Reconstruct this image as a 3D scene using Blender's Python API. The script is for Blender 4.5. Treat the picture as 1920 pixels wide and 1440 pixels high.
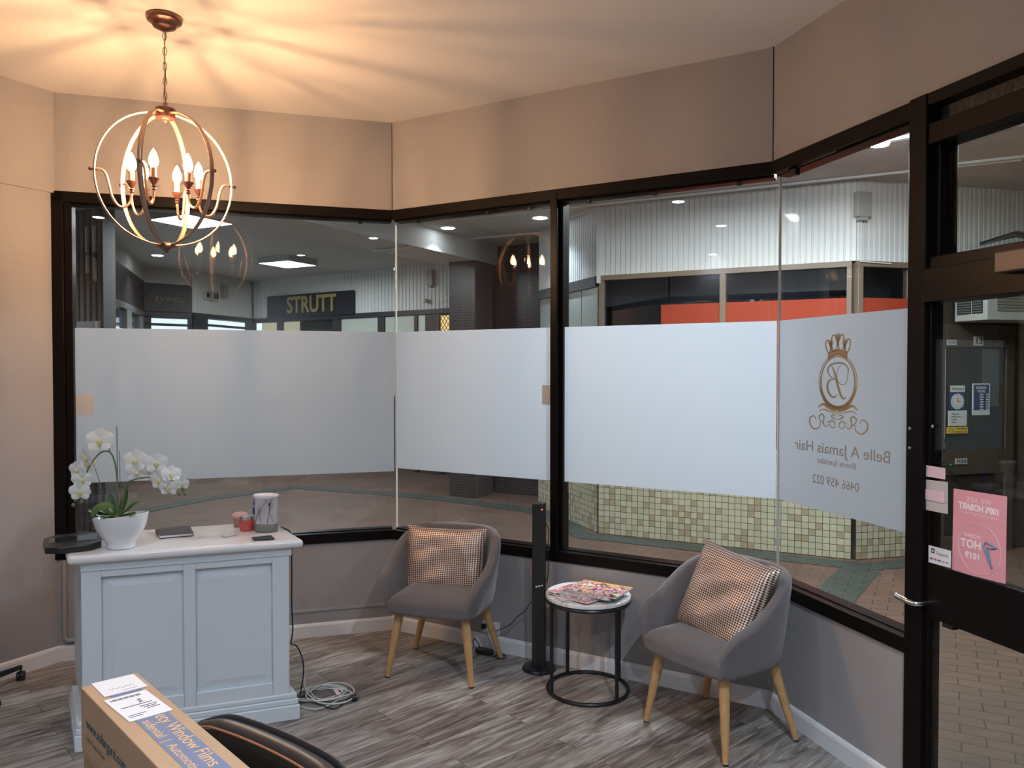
import bpy, bmesh, math, random
from mathutils import Vector, Matrix
random.seed(7)
sc = bpy.context.scene
for o in list(bpy.data.objects): bpy.data.objects.remove(o)
C = sc.collection
PI = math.pi

# ------------------------------------------------------------------ camera, world, exposure
EYE = 1.65; FP = 1430.0; PITCH = 0.0203
cd = bpy.data.cameras.new('camera'); cam = bpy.data.objects.new('camera', cd); C.objects.link(cam)
cam.location = (0, 0, EYE); cam.rotation_euler = (PI/2-PITCH, 0, 0)
cd.sensor_width = 36; cd.lens = FP/1920*36; cd.clip_start = 0.02; cd.clip_end = 200
sc.camera = cam
sc.view_settings.view_transform = 'Standard'; sc.view_settings.look = 'None'
sc.view_settings.gamma = 1; sc.view_settings.use_curve_mapping = False
sc.view_settings.exposure = 0.0
w = bpy.data.worlds.new('night'); sc.world = w; w.use_nodes = True
w.node_tree.nodes['Background'].inputs[0].default_value = (0.5, 0.6, 0.75, 1)
w.node_tree.nodes['Background'].inputs[1].default_value = 0.04

HC = 3.185          # salon ceiling
ZC = 3.265          # arcade ceiling
L_DOWN = 48.0       # watts per salon downlight
L_PANEL = 42.0      # watts per arcade panel
L_ADOWN = 22.0       # watts per arcade downlight
L_LANTERN = 60.0

# ------------------------------------------------------------------ measuring helpers (pixel of the 1920x1440 photo -> point on a real plane)
def ray(px, py):
    u = (px-960)/FP; v = (720-py)/FP; c, s = math.cos(PITCH), math.sin(PITCH)
    return Vector((u, c+v*s, v*c-s))
def fl(px, py, z=0.0):
    r = ray(px, py); return Vector((0, 0, EYE)) + r*((z-EYE)/r.z)
def at(px, py, d):
    r = ray(px, py); return Vector((0, 0, EYE)) + r*(d/r.y)
class Plane:
    """vertical plane from a to b; local x along it, y away from the salon, z up"""
    def __init__(s, a, b):
        s.a = Vector(a[:2]); s.b = Vector(b[:2]); s.d = (s.b-s.a).normalized(); s.n = Vector((-s.d.y, s.d.x))
        s.ang = math.atan2(s.d.y, s.d.x); s.len = (s.b-s.a).length
        s.M = Matrix.Translation((s.a.x, s.a.y, 0)) @ Matrix.Rotation(s.ang, 4, 'Z')
    def on(s, px, py, off=0.0):
        r = ray(px, py); A = s.a+s.n*off; t = A.dot(s.n)/(Vector((r.x, r.y)).dot(s.n))
        return ((Vector((r.x, r.y))*t-A).dot(s.d), r.z*t+EYE)
    def w(s, x, y, z): return s.M @ Vector((x, y, z))
P0 = Vector((-2.555, 4.27)); P1 = Vector((-.751, 4.80)); P2 = Vector((1.251, 3.673))
DL = Vector((.506, .8624)); DC = Vector((.2847, -.9586))
A_ = Plane(P0, P1); B_ = Plane(P1, P2); C_ = Plane(P2, P2+DC*6.4); L_ = Plane(P0-DL*5.6, P0)

# ------------------------------------------------------------------ materials
def N(nt, t, **kw):
    n = nt.nodes.new(t)
    for k, v in kw.items():
        if k.startswith('i_'):
            key = k[2:]; key = int(key) if key.isdigit() else key.replace('_', ' ')
            n.inputs[key].default_value = v
        else: setattr(n, k, v)
    return n
def rgba(c): return (c[0], c[1], c[2], 1)
def mat(name, col, rough=.5, metal=0, noise=0, nscale=20, bump=0, bscale=60, coat=0, em=None, es=0, spec=.5, sheen=0, trans=0):
    m = bpy.data.materials.new(name); m.use_nodes = True; nt = m.node_tree; b = nt.nodes['Principled BSDF']
    b.inputs['Base Color'].default_value = rgba(col); b.inputs['Roughness'].default_value = rough
    b.inputs['Metallic'].default_value = metal; b.inputs['Coat Weight'].default_value = coat
    b.inputs['Specular IOR Level'].default_value = spec; b.inputs['Sheen Weight'].default_value = sheen
    b.inputs['Transmission Weight'].default_value = trans
    if em: b.inputs['Emission Color'].default_value = rgba(em); b.inputs['Emission Strength'].default_value = es
    tc = N(nt, 'ShaderNodeTexCoord')
    nz = N(nt, 'ShaderNodeTexNoise', i_Scale=nscale, i_Detail=4.0); nt.links.new(tc.outputs['Object'], nz.inputs['Vector'])
    if noise:
        r = N(nt, 'ShaderNodeValToRGB'); r.color_ramp.elements[0].position = .3; r.color_ramp.elements[1].position = .7
        r.color_ramp.elements[0].color = rgba([c*(1-noise) for c in col]); r.color_ramp.elements[1].color = rgba([min(1, c*(1+noise)) for c in col])
        nt.links.new(nz.outputs['Fac'], r.inputs['Fac']); nt.links.new(r.outputs['Color'], b.inputs['Base Color'])
    if bump:
        n2 = N(nt, 'ShaderNodeTexNoise', i_Scale=bscale, i_Detail=3.0); nt.links.new(tc.outputs['Object'], n2.inputs['Vector'])
        bp = N(nt, 'ShaderNodeBump', i_Strength=bump, i_Distance=.01); nt.links.new(n2.outputs['Fac'], bp.inputs['Height'])
        nt.links.new(bp.outputs['Normal'], b.inputs['Normal'])
    return m
def emis(name, col, st):
    m = bpy.data.materials.new(name); m.use_nodes = True; nt = m.node_tree; nt.nodes.clear()
    e = N(nt, 'ShaderNodeEmission', i_Color=rgba(col), i_Strength=st); o = N(nt, 'ShaderNodeOutputMaterial'); nt.links.new(e.outputs[0], o.inputs[0]); return m
def glass(name, tint=(1, 1, 1), boost=1.0, rough=0.0):
    m = bpy.data.materials.new(name); m.use_nodes = True; nt = m.node_tree; nt.nodes.clear()
    lw = N(nt, 'ShaderNodeLayerWeight', i_Blend=.5)
    p = N(nt, 'ShaderNodeMath', operation='POWER'); p.inputs[1].default_value = 5; nt.links.new(lw.outputs['Facing'], p.inputs[0])
    q = N(nt, 'ShaderNodeMath', operation='MULTIPLY_ADD'); q.inputs[1].default_value = .96; q.inputs[2].default_value = .04*boost; nt.links.new(p.outputs[0], q.inputs[0])
    t = N(nt, 'ShaderNodeBsdfTransparent', i_Color=rgba(tint)); g = N(nt, 'ShaderNodeBsdfGlossy', i_Roughness=rough)
    mx = N(nt, 'ShaderNodeMixShader'); o = N(nt, 'ShaderNodeOutputMaterial')
    nt.links.new(q.outputs[0], mx.inputs[0]); nt.links.new(t.outputs[0], mx.inputs[1]); nt.links.new(g.outputs[0], mx.inputs[2]); nt.links.new(mx.outputs[0], o.inputs[0])
    return m
def frosted(name, col):
    m = bpy.data.materials.new(name); m.use_nodes = True; nt = m.node_tree; nt.nodes.clear()
    d = N(nt, 'ShaderNodeBsdfDiffuse', i_Color=rgba([c*.60 for c in col])); t = N(nt, 'ShaderNodeBsdfTranslucent', i_Color=rgba(col))
    mx = N(nt, 'ShaderNodeMixShader'); mx.inputs[0].default_value = .76; o = N(nt, 'ShaderNodeOutputMaterial')
    g = N(nt, 'ShaderNodeBsdfGlossy', i_Roughness=.5); m2 = N(nt, 'ShaderNodeMixShader'); m2.inputs[0].default_value = .03
    nt.links.new(d.outputs[0], mx.inputs[1]); nt.links.new(t.outputs[0], mx.inputs[2]); nt.links.new(mx.outputs[0], m2.inputs[1]); nt.links.new(g.outputs[0], m2.inputs[2]); nt.links.new(m2.outputs[0], o.inputs[0])
    return m
def mosaic(name, pitch, cols, grout, gw=.08, rough=.3):
    """square tiles on a wall whose local x,z lie in the wall"""
    m = bpy.data.materials.new(name); m.use_nodes = True; nt = m.node_tree; b = nt.nodes['Principled BSDF']; L = nt.links.new
    tc = N(nt, 'ShaderNodeTexCoord'); sp = N(nt, 'ShaderNodeSeparateXYZ'); L(tc.outputs['Object'], sp.inputs[0])
    outs = []; fr = []
    for ax in ('X', 'Z'):
        d = N(nt, 'ShaderNodeMath', operation='DIVIDE'); d.inputs[1].default_value = pitch; L(sp.outputs[ax], d.inputs[0])
        f = N(nt, 'ShaderNodeMath', operation='FLOOR'); L(d.outputs[0], f.inputs[0]); outs.append(f)
        g = N(nt, 'ShaderNodeMath', operation='FRACT'); L(d.outputs[0], g.inputs[0])
        h = N(nt, 'ShaderNodeMath', operation='SUBTRACT'); L(g.outputs[0], h.inputs[0]); h.inputs[1].default_value = .5
        a = N(nt, 'ShaderNodeMath', operation='ABSOLUTE'); L(h.outputs[0], a.inputs[0]); fr.append(a)
    cx = N(nt, 'ShaderNodeCombineXYZ'); L(outs[0].outputs[0], cx.inputs[0]); L(outs[1].outputs[0], cx.inputs[1])
    wn = N(nt, 'ShaderNodeTexWhiteNoise'); wn.noise_dimensions = '3D'; L(cx.outputs[0], wn.inputs['Vector'])
    r = N(nt, 'ShaderNodeValToRGB'); cr = r.color_ramp; cr.interpolation = 'CONSTANT'
    for i, c in enumerate(cols):
        e = cr.elements[i] if i < 2 else cr.elements.new(i/len(cols)); e.position = i/len(cols); e.color = rgba(c)
    L(wn.outputs['Value'], r.inputs[0])
    mxm = N(nt, 'ShaderNodeMath', operation='MAXIMUM'); L(fr[0].outputs[0], mxm.inputs[0]); L(fr[1].outputs[0], mxm.inputs[1])
    gt = N(nt, 'ShaderNodeMath', operation='GREATER_THAN'); gt.inputs[1].default_value = .5-gw; L(mxm.outputs[0], gt.inputs[0])
    mix = N(nt, 'ShaderNodeMix', data_type='RGBA'); L(gt.outputs[0], mix.inputs[0]); L(r.outputs[0], mix.inputs[6]); mix.inputs[7].default_value = rgba(grout)
    L(mix.outputs[2], b.inputs['Base Color']); b.inputs['Roughness'].default_value = rough
    return m
def planks(name):
    m = bpy.data.materials.new(name); m.use_nodes = True; nt = m.node_tree; b = nt.nodes['Principled BSDF']; L = nt.links.new
    tc = N(nt, 'ShaderNodeTexCoord'); mp = N(nt, 'ShaderNodeMapping'); mp.inputs['Rotation'].default_value = (0, 0, math.radians(-42)); L(tc.outputs['Object'], mp.inputs[0])
    br = N(nt, 'ShaderNodeTexBrick', i_Scale=1.0, i_Mortar_Size=.0012, i_Brick_Width=1.2, i_Row_Height=.15, i_Bias=0.0); br.offset = .37
    br.inputs['Color1'].default_value = (.0, .0, .0, 1); br.inputs['Color2'].default_value = (1, 1, 1, 1); br.inputs['Mortar'].default_value = (.5, .5, .5, 1)
    L(mp.outputs[0], br.inputs['Vector'])
    ad = N(nt, 'ShaderNodeVectorMath', operation='MULTIPLY_ADD'); ad.inputs[1].default_value = (3.1, 7.7, 5.3); L(br.outputs['Color'], ad.inputs[0]); L(mp.outputs[0], ad.inputs[2])
    sq = N(nt, 'ShaderNodeMapping'); sq.inputs['Scale'].default_value = (1.5, 11, 1); L(ad.outputs[0], sq.inputs[0])
    n1 = N(nt, 'ShaderNodeTexNoise', i_Scale=1.6, i_Detail=7.0, i_Roughness=.62, i_Distortion=1.6); L(sq.outputs[0], n1.inputs['Vector'])
    sq2 = N(nt, 'ShaderNodeMapping'); sq2.inputs['Scale'].default_value = (5, 90, 1); L(ad.outputs[0], sq2.inputs[0])
    n2 = N(nt, 'ShaderNodeTexNoise', i_Scale=1.5, i_Detail=4.0); L(sq2.outputs[0], n2.inputs['Vector'])
    r = N(nt, 'ShaderNodeValToRGB'); cr = r.color_ramp
    cr.elements[0].position = .30; cr.elements[0].color = (.085, .066, .058, 1); cr.elements[1].position = .72; cr.elements[1].color = (.50, .475, .45, 1)
    e = cr.elements.new(.45); e.color = (.20, .168, .15, 1); e = cr.elements.new(.58); e.color = (.33, .30, .275, 1)
    sm = N(nt, 'ShaderNodeMath', operation='MULTIPLY_ADD'); sm.inputs[1].default_value = .28; L(n2.outputs['Fac'], sm.inputs[0])
    s2 = N(nt, 'ShaderNodeMath', operation='SUBTRACT'); s2.inputs[1].default_value = .14; L(n1.outputs['Fac'], s2.inputs[0]); L(s2.outputs[0], sm.inputs[2])
    sx = N(nt, 'ShaderNodeSeparateColor'); L(br.outputs['Color'], sx.inputs[0])
    s3 = N(nt, 'ShaderNodeMath', operation='MULTIPLY_ADD'); s3.inputs[1].default_value = .12; s3.inputs[2].default_value = -.06; L(sx.outputs[0], s3.inputs[0])
    s4 = N(nt, 'ShaderNodeMath', operation='ADD'); L(sm.outputs[0], s4.inputs[0]); L(s3.outputs[0], s4.inputs[1])
    L(s4.outputs[0], r.inputs[0])
    mix = N(nt, 'ShaderNodeMix', data_type='RGBA'); L(br.outputs['Fac'], mix.inputs[0]); L(r.outputs[0], mix.inputs[6]); mix.inputs[7].default_value = (.05, .045, .04, 1)
    L(mix.outputs[2], b.inputs['Base Color']); b.inputs['Roughness'].default_value = .42
    bp = N(nt, 'ShaderNodeBump', i_Strength=.15, i_Distance=.004); L(n1.outputs['Fac'], bp.inputs['Height']); L(bp.outputs[0], b.inputs['Normal'])
    return m
def pavers(name, c1, c2, rot, bw=.2, rh=.1):
    m = bpy.data.materials.new(name); m.use_nodes = True; nt = m.node_tree; b = nt.nodes['Principled BSDF']; L = nt.links.new
    tc = N(nt, 'ShaderNodeTexCoord'); mp = N(nt, 'ShaderNodeMapping'); mp.inputs['Rotation'].default_value = (0, 0, rot); L(tc.outputs['Object'], mp.inputs[0])
    wz = N(nt, 'ShaderNodeTexNoise', i_Scale=6.0); L(mp.outputs[0], wz.inputs['Vector'])
    ma = N(nt, 'ShaderNodeVectorMath', operation='MULTIPLY_ADD'); ma.inputs[1].default_value = (.02, .02, 0); L(wz.outputs['Color'], ma.inputs[0]); L(mp.outputs[0], ma.inputs[2])
    br = N(nt, 'ShaderNodeTexBrick', i_Scale=1.0, i_Mortar_Size=.0035, i_Brick_Width=bw, i_Row_Height=rh)
    br.inputs['Color1'].default_value = rgba(c1); br.inputs['Color2'].default_value = rgba(c2); br.inputs['Mortar'].default_value = rgba([c*.35 for c in c1]); L(ma.outputs[0], br.inputs['Vector'])
    nz = N(nt, 'ShaderNodeTexNoise', i_Scale=2.2, i_Detail=5.0); L(tc.outputs['Object'], nz.inputs['Vector'])
    hs = N(nt, 'ShaderNodeMix', data_type='RGBA', blend_type='MULTIPLY'); hs.inputs[0].default_value = .5; L(br.outputs['Color'], hs.inputs[6]); L(nz.outputs['Fac'], hs.inputs[7])
    L(hs.outputs[2], b.inputs['Base Color']); b.inputs['Roughness'].default_value = .6
    bp = N(nt, 'ShaderNodeBump', i_Strength=.6, i_Distance=.004); bp.invert = True; L(br.outputs['Fac'], bp.inputs['Height']); L(bp.outputs[0], b.inputs['Normal'])
    return m
def pillow_mat(name):
    m = bpy.data.materials.new(name); m.use_nodes = True; nt = m.node_tree; b = nt.nodes['Principled BSDF']; L = nt.links.new
    tc = N(nt, 'ShaderNodeTexCoord'); mp = N(nt, 'ShaderNodeMapping'); mp.inputs['Scale'].default_value = (2*PI/.0125,)*3; L(tc.outputs['UV'], mp.inputs[0])
    sp = N(nt, 'ShaderNodeSeparateXYZ'); L(mp.outputs[0], sp.inputs[0])
    s = []
    for ax in ('X', 'Y'):
        q = N(nt, 'ShaderNodeMath', operation='SINE'); L(sp.outputs[ax], q.inputs[0]); s.append(q)
    mu = N(nt, 'ShaderNodeMath', operation='ADD'); L(s[0].outputs[0], mu.inputs[0]); L(s[1].outputs[0], mu.inputs[1])
    mr = N(nt, 'ShaderNodeMapRange', i_1=-.9, i_2=1.0); L(mu.outputs[0], mr.inputs[0])
    r = N(nt, 'ShaderNodeValToRGB'); r.color_ramp.elements[0].color = (.07, .04, .03, 1); r.color_ramp.elements[1].color = (.95, .72, .60, 1); L(mr.outputs[0], r.inputs[0])
    L(r.outputs[0], b.inputs['Base Color']); b.inputs['Metallic'].default_value = .45; b.inputs['Roughness'].default_value = .36
    bp = N(nt, 'ShaderNodeBump', i_Strength=.5, i_Distance=.002); L(mr.outputs[0], bp.inputs['Height']); L(bp.outputs[0], b.inputs['Normal'])
    return m
def marble(name):
    m = bpy.data.materials.new(name); m.use_nodes = True; nt = m.node_tree; b = nt.nodes['Principled BSDF']; L = nt.links.new
    tc = N(nt, 'ShaderNodeTexCoord'); n = N(nt, 'ShaderNodeTexNoise', i_Scale=2.6, i_Detail=6.0, i_Distortion=2.0); L(tc.outputs['Object'], n.inputs['Vector'])
    r = N(nt, 'ShaderNodeValToRGB'); cr = r.color_ramp
    cr.elements[0].position = .0; cr.elements[0].color = (.78, .76, .74, 1); cr.elements[1].position = 1; cr.elements[1].color = (.85, .84, .83, 1)
    e = cr.elements.new(.49); e.color = (.8, .78, .76, 1); e = cr.elements.new(.505); e.color = (.55, .53, .52, 1); e = cr.elements.new(.52); e.color = (.82, .8, .78, 1)
    L(n.outputs['Fac'], r.inputs[0]); L(r.outputs[0], b.inputs['Base Color']); b.inputs['Roughness'].default_value = .15
    return m
def printed(name, cols, sc_=40):
    """blotchy printed magazine cover"""
    m = bpy.data.materials.new(name); m.use_nodes = True; nt = m.node_tree; b = nt.nodes['Principled BSDF']; L = nt.links.new
    tc = N(nt, 'ShaderNodeTexCoord'); v = N(nt, 'ShaderNodeTexNoise', i_Scale=sc_*.33, i_Detail=1.5, i_Distortion=.6); L(tc.outputs['Object'], v.inputs['Vector'])
    s = N(nt, 'ShaderNodeMapRange', i_1=.3, i_2=.7); L(v.outputs['Fac'], s.inputs[0])
    r = N(nt, 'ShaderNodeValToRGB'); cr = r.color_ramp; cr.interpolation = 'CONSTANT'
    for i, c in enumerate(cols):
        e = cr.elements[i] if i < 2 else cr.elements.new(i/len(cols)); e.position = i/len(cols); e.color = rgba(c)
    L(s.outputs[0], r.inputs[0]); L(r.outputs[0], b.inputs['Base Color']); b.inputs['Roughness'].default_value = .25
    return m

WALL = mat('wall_paint', (.335, .322, .330), .6, noise=.03, nscale=3, bump=.08, bscale=180)
CEIL = mat('ceiling_paint', (.80, .75, .71), .8)
WHITE = mat('white_paint', (.76, .76, .78), .35)
BLACKF = mat('black_frame_paint', (.007, .005, .0045), .33, spec=.12)
BLACKM = mat('black_metal', (.01, .01, .011), .35)
BLACKP = mat('black_plastic', (.015, .015, .017), .3)
FLOOR = planks('vinyl_planks')
GLASS = glass('window_glass'); GLASSD = glass('door_glass', (.93, .96, .94))
FILM = frosted('frosted_film', (.82, .87, .92))
GOLD = mat('gold_ink', (.36, .25, .12), .5)
GREYINK = mat('grey_ink', (.30, .27, .24), .6)
COPPER = mat('aged_copper', (.26, .12, .09), .3, metal=.85)
BRONZE = mat('bronze_frame', (.48, .32, .23), .33, metal=.7)
SLEEVE = mat('candle_sleeve', (.50, .22, .16), .5)
BULB = emis('bulb_glow', (1.0, .58, .285), 4700)
def glowglass(name, col, st):
    m = emis(name, col, st); nt = m.node_tree; e = nt.nodes['Emission']; o = nt.nodes['Material Output']
    t = N(nt, 'ShaderNodeBsdfTransparent', i_Color=(.9, .9, .9, 1)); a = N(nt, 'ShaderNodeAddShader'); nt.links.new(e.outputs[0], a.inputs[0]); nt.links.new(t.outputs[0], a.inputs[1]); nt.links.new(a.outputs[0], o.inputs[0]); return m
BULBG = glowglass('bulb_glass', (1.0, .62, .32), 14)
SILVER = mat('silver', (.6, .6, .62), .25, metal=1)
FABRIC = mat('grey_upholstery', (.135, .118, .120), .9, noise=.12, nscale=120, bump=.25, bscale=500, sheen=.3)
WOOD = mat('beech_leg', (.52, .30, .13), .4, noise=.1, nscale=30)
PILLOW = pillow_mat('rose_gold_weave'); MARBLE = marble('white_marble')
COUNTER = mat('counter_white', (.66, .70, .74), .3)
TOPW = mat('counter_top_white', (.80, .77, .77), .22, noise=.03, nscale=6)
CERAMIC = mat('white_ceramic', (.78, .79, .82), .12, coat=.5)
CARD = mat('cardboard', (.42, .27, .165), .8, noise=.05, nscale=8)
CARDB = mat('cardboard_dark', (.33, .22, .12), .8, noise=.08, nscale=8)
LEATHER = mat('black_leather', (.012, .012, .013), .38, bump=.15, bscale=300)
PAPER = mat('white_paper', (.70, .70, .73), .6)
CORRUG = mat('white_cladding', (.66, .68, .66), .5)
DARKG = mat('dark_glazing', (.012, .016, .022), .04, spec=.6)
BROWNF = mat('bronze_mullion', (.19, .15, .11), .4)
ORANGE = mat('orange_panel', (.34, .05, .022), .6, spec=.2)
CREAMT = mosaic('cream_mosaic', .058, [(.52, .50, .34), (.56, .54, .38), (.48, .46, .32), (.40, .34, .22), (.55, .52, .37), (.50, .50, .36)], (.035, .035, .028), .035)
DARKT = mosaic('dark_mosaic', .035, [(.022, .016, .015), (.03, .022, .02), (.016, .012, .012)], (.13, .10, .09), .07)
PAVE = pavers('brown_pavers', (.19, .108, .075), (.16, .098, .068), math.radians(29.4))
PAVEG = pavers('green_pavers', (.075, .09, .075), (.065, .08, .068), math.radians(29.4))
PAVEB = mat('beige_paving', (.38, .33, .2), .7, noise=.1)
PAVER = mat('red_paving', (.2, .06, .035), .6, noise=.1)
AC_ = mat('arcade_ceiling_paint', (.46, .45, .43), .8, bump=.3, bscale=40, noise=.05, nscale=2)
GREYP = mat('grey_plaster', (.36, .36, .34), .7)
NAVY = mat('navy_board', (.012, .013, .022), .5)
SIGNG = mat('sign_gold', (.36, .29, .10), .5)
PINK = mat('pink_poster', (.74, .33, .38), .5); PINKL = mat('pale_pink_paper', (.72, .52, .58), .6)
LILAC = mat('grey_card', (.50, .47, .46), .6)
DKBROWN = mat('dark_brown_fascia', (.03, .022, .021), .5)
BLUE = mat('blue_plastic', (.01, .03, .42), .3); LABELB = mat('blue_print', (.13, .17, .28), .6)
GREEN = mat('leaf_green', (.055, .12, .035), .35); STEM = mat('stem_green', (.13, .17, .05), .5); PETAL = mat('petal_white', (.84, .83, .80), .5); LIPY = mat('lip_yellow', (.75, .66, .22), .5)
SOIL = mat('dark_soil', (.02, .016, .012), .9); BARK = mat('stake', (.12, .10, .09), .7)
CABLEW = mat('white_cable', (.62, .63, .58), .4)

# ------------------------------------------------------------------ mesh helpers
class MB:
    def __init__(s): s.v = []; s.f = []; s.uv = None
    def add(s, vs, fs, M=None):
        k = len(s.v); s.v += [tuple(M @ Vector(v)) if M else tuple(v) for v in vs]; s.f += [tuple(i+k for i in f) for f in fs]; return s
    def box(s, x0, x1, y0, y1, z0, z1, M=None):
        vs = [(x, y, z) for z in (z0, z1) for y in (y0, y1) for x in (x0, x1)]
        return s.add(vs, [(0, 2, 3, 1), (4, 5, 7, 6), (0, 1, 5, 4), (2, 6, 7, 3), (0, 4, 6, 2), (1, 3, 7, 5)], M)
    def prism(s, poly, z0, z1, M=None):
        n = len(poly); vs = [(p[0], p[1], z0) for p in poly]+[(p[0], p[1], z1) for p in poly]
        return s.add(vs, [tuple(range(n-1, -1, -1)), tuple(range(n, 2*n))]+[(i, (i+1) % n, (i+1) % n+n, i+n) for i in range(n)], M)
    def loft(s, loops, cap=True, closed=False, M=None):
        n = len(loops[0]); vs = [p for l in loops for p in l]; fs = []; m = len(loops)
        for j in range(m if closed else m-1):
            a = j*n; b = ((j+1) % m)*n
            fs += [(a+i, a+(i+1) % n, b+(i+1) % n, b+i) for i in range(n)]
        if cap and not closed: fs += [tuple(range(n-1, -1, -1)), tuple(range((m-1)*n, m*n))]
        return s.add(vs, fs, M)
    def lathe(s, prof, n=24, M=None, sx=1, sy=1):
        return s.loft([[(r*math.cos(2*PI*i/n)*sx, r*math.sin(2*PI*i/n)*sy, z) for i in range(n)] for r, z in prof], True, False, M)
    def tube(s, pts, r, n=8, closed=False, M=None, flat=1.0, up=None):
        pts = [Vector(p) for p in pts]; m = len(pts); loops = []; prev = None
        for i, p in enumerate(pts):
            a = pts[(i-1) % m] if (closed or i > 0) else p; b = pts[(i+1) % m] if (closed or i < m-1) else p
            t = (b-a).normalized()
            if up is not None: x = Vector(up) - t*Vector(up).dot(t)
            elif prev is not None: x = prev-t*prev.dot(t)
            else: x = t.orthogonal()
            if x.length < 1e-6: x = t.orthogonal()
            x.normalize(); prev = x; y = t.cross(x); rr = r[i] if isinstance(r, (list, tuple)) else r
            loops.append([tuple(p+x*(rr*math.cos(2*PI*k/n))+y*(rr*flat*math.sin(2*PI*k/n))) for k in range(n)])
        return s.loft(loops, True, closed, M)
    def sphere(s, c, r, n=16, m=10, sc_=(1, 1, 1), M=None):
        prof = [(max(1e-4, r*math.sin(PI*j/m)), -r*math.cos(PI*j/m)) for j in range(m+1)]
        T = Matrix.Translation(c) @ Matrix.Diagonal((*sc_, 1)); T = M @ T if M else T
        return s.lathe(prof, n, T)
    def build(s, name, m, parent=None, smooth=False, bevel=0, sub=0, M=None, seg=2, uv=None):
        me = bpy.data.meshes.new(name); me.from_pydata(s.v, [], s.f)
        bm = bmesh.new(); bm.from_mesh(me); bmesh.ops.recalc_face_normals(bm, faces=bm.faces); bm.to_mesh(me); bm.free()
        if uv:
            l = me.uv_layers.new(name='UVMap')
            for lp in me.loops: l.data[lp.index].uv = uv(me.vertices[lp.vertex_index].co)
        if isinstance(m, (list, tuple)):
            for k in m: me.materials.append(k)
        else: me.materials.append(m)
        if smooth: me.shade_smooth()
        o = bpy.data.objects.new(name, me); C.objects.link(o)
        if smooth and bevel == 0 and sub == 0:
            me.set_sharp_from_angle(angle=math.radians(40))
        if parent: o.parent = parent
        if M: o.matrix_local = M
        if bevel:
            b = o.modifiers.new('bevel', 'BEVEL'); b.width = bevel; b.segments = seg; b.limit_method = 'ANGLE'
            if seg > 1: me.shade_smooth(); me.set_sharp_from_angle(angle=math.radians(30))
        if sub:
            q = o.modifiers.new('sub', 'SUBSURF'); q.levels = sub; q.render_levels = sub; me.shade_smooth()
        return o
def Rz(a): return Matrix.Rotation(a, 4, 'Z')
def T(*a): return Matrix.Translation(a if len(a) == 3 else a[0])
def tag(o, label, cat, group=None):
    o['label'] = label; o['category'] = cat
    if group: o['group'] = group
    return o
def thing(name, label, cat, loc=(0, 0, 0), rz=0, group=None, M=None):
    o = bpy.data.objects.new(name, None); C.objects.link(o); o.empty_display_size = .1
    if M: o.matrix_world = M
    else: o.location = loc; o.rotation_euler = (0, 0, rz)
    return tag(o, label, cat, group)
def struct(o): o['kind'] = 'structure'; return o
def sempty(name, M):
    o = bpy.data.objects.new(name, None); C.objects.link(o); o.matrix_world = M; return struct(o)
def copytree(o, parent=None, depth=0):
    c = o.copy(); C.objects.link(c); c.parent = parent
    for ch in list(o.children):
        k = copytree(ch, c, depth+1); k.matrix_parent_inverse = ch.matrix_parent_inverse.copy()
    return c
def text(s, size, m, parent, M, name='lettering', ext=.0006, mirror=False, shear=0, xs=1.0, bold=0, align='CENTER'):
    cu = bpy.data.curves.new('t', 'FONT'); cu.body = s; cu.size = size; cu.extrude = ext; cu.align_x = align; cu.align_y = 'CENTER'; cu.shear = shear; cu.offset = bold; cu.resolution_u = 4
    to = bpy.data.objects.new('t', cu); C.objects.link(to); dg = bpy.context.evaluated_depsgraph_get(); dg.update()
    me = bpy.data.meshes.new_from_object(to.evaluated_get(dg)); bpy.data.objects.remove(to); me.name = name
    sx = -xs if mirror else xs
    me.transform(Matrix.Diagonal((sx, 1, 1, 1)))
    if mirror: me.flip_normals()
    me.materials.clear(); me.materials.append(m)
    o = bpy.data.objects.new(name, me); C.objects.link(o)
    if parent: o.parent = parent
    o.matrix_local = M
    return o
FACE = Matrix.Rotation(PI/2, 4, 'X')      # text drawn in xy -> stands in xz, facing -y
def smooth_path(pts, k=8):
    pts = [Vector(p) for p in pts]; out = []
    for i in range(len(pts)-1):
        p0 = pts[max(i-1, 0)]; p1 = pts[i]; p2 = pts[i+1]; p3 = pts[min(i+2, len(pts)-1)]
        for j in range(k):
            t = j/k; out.append(.5*((2*p1)+(-p0+p2)*t+(2*p0-5*p1+4*p2-p3)*t*t+(-p0+3*p1-3*p2+p3)*t*t*t))
    out.append(pts[-1]); return out
def area(name, parent, loc, size, watt, col=(1, 1, 1), rot=(0, 0, 0), shape='DISK', spread=None):
    l = bpy.data.lights.new(name, 'AREA'); l.shape = shape; l.size = size; l.energy = watt; l.color = col
    if spread: l.spread = spread
    o = bpy.data.objects.new(name, l); C.objects.link(o); o.parent = parent; o.location = loc; o.rotation_euler = rot; return o

# ------------------------------------------------------------------ salon shell
BACKL = P0-DL*5.6; BACKR = P2+DC*6.4
room = [tuple(P0), tuple(P1), tuple(P2), tuple(BACKR), tuple(BACKL)]
def off_poly(poly, d):
    c = Vector((sum(p[0] for p in poly)/len(poly), sum(p[1] for p in poly)/len(poly)))
    return [tuple(Vector(p)+(Vector(p)-c).normalized()*d) for p in poly]
struct(MB().prism(off_poly(room, .06), -.05, 0).build('floor', FLOOR))
struct(MB().prism(off_poly(room, .10), HC, HC+.06).build('ceiling', CEIL))
TH = .10
e_ = sempty('wall_left', L_.M)
MB().box(0, L_.len-.0, 0, TH, 0, 2.626).box(0, L_.len, -.012, TH, 2.626, HC).build('lower_wall', WALL, e_)
e_ = sempty('wall_front_left', A_.M)
MB().box(-.02, A_.len+.02, 0, TH, 0, .575).build('lower_wall', WALL, e_)
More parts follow.
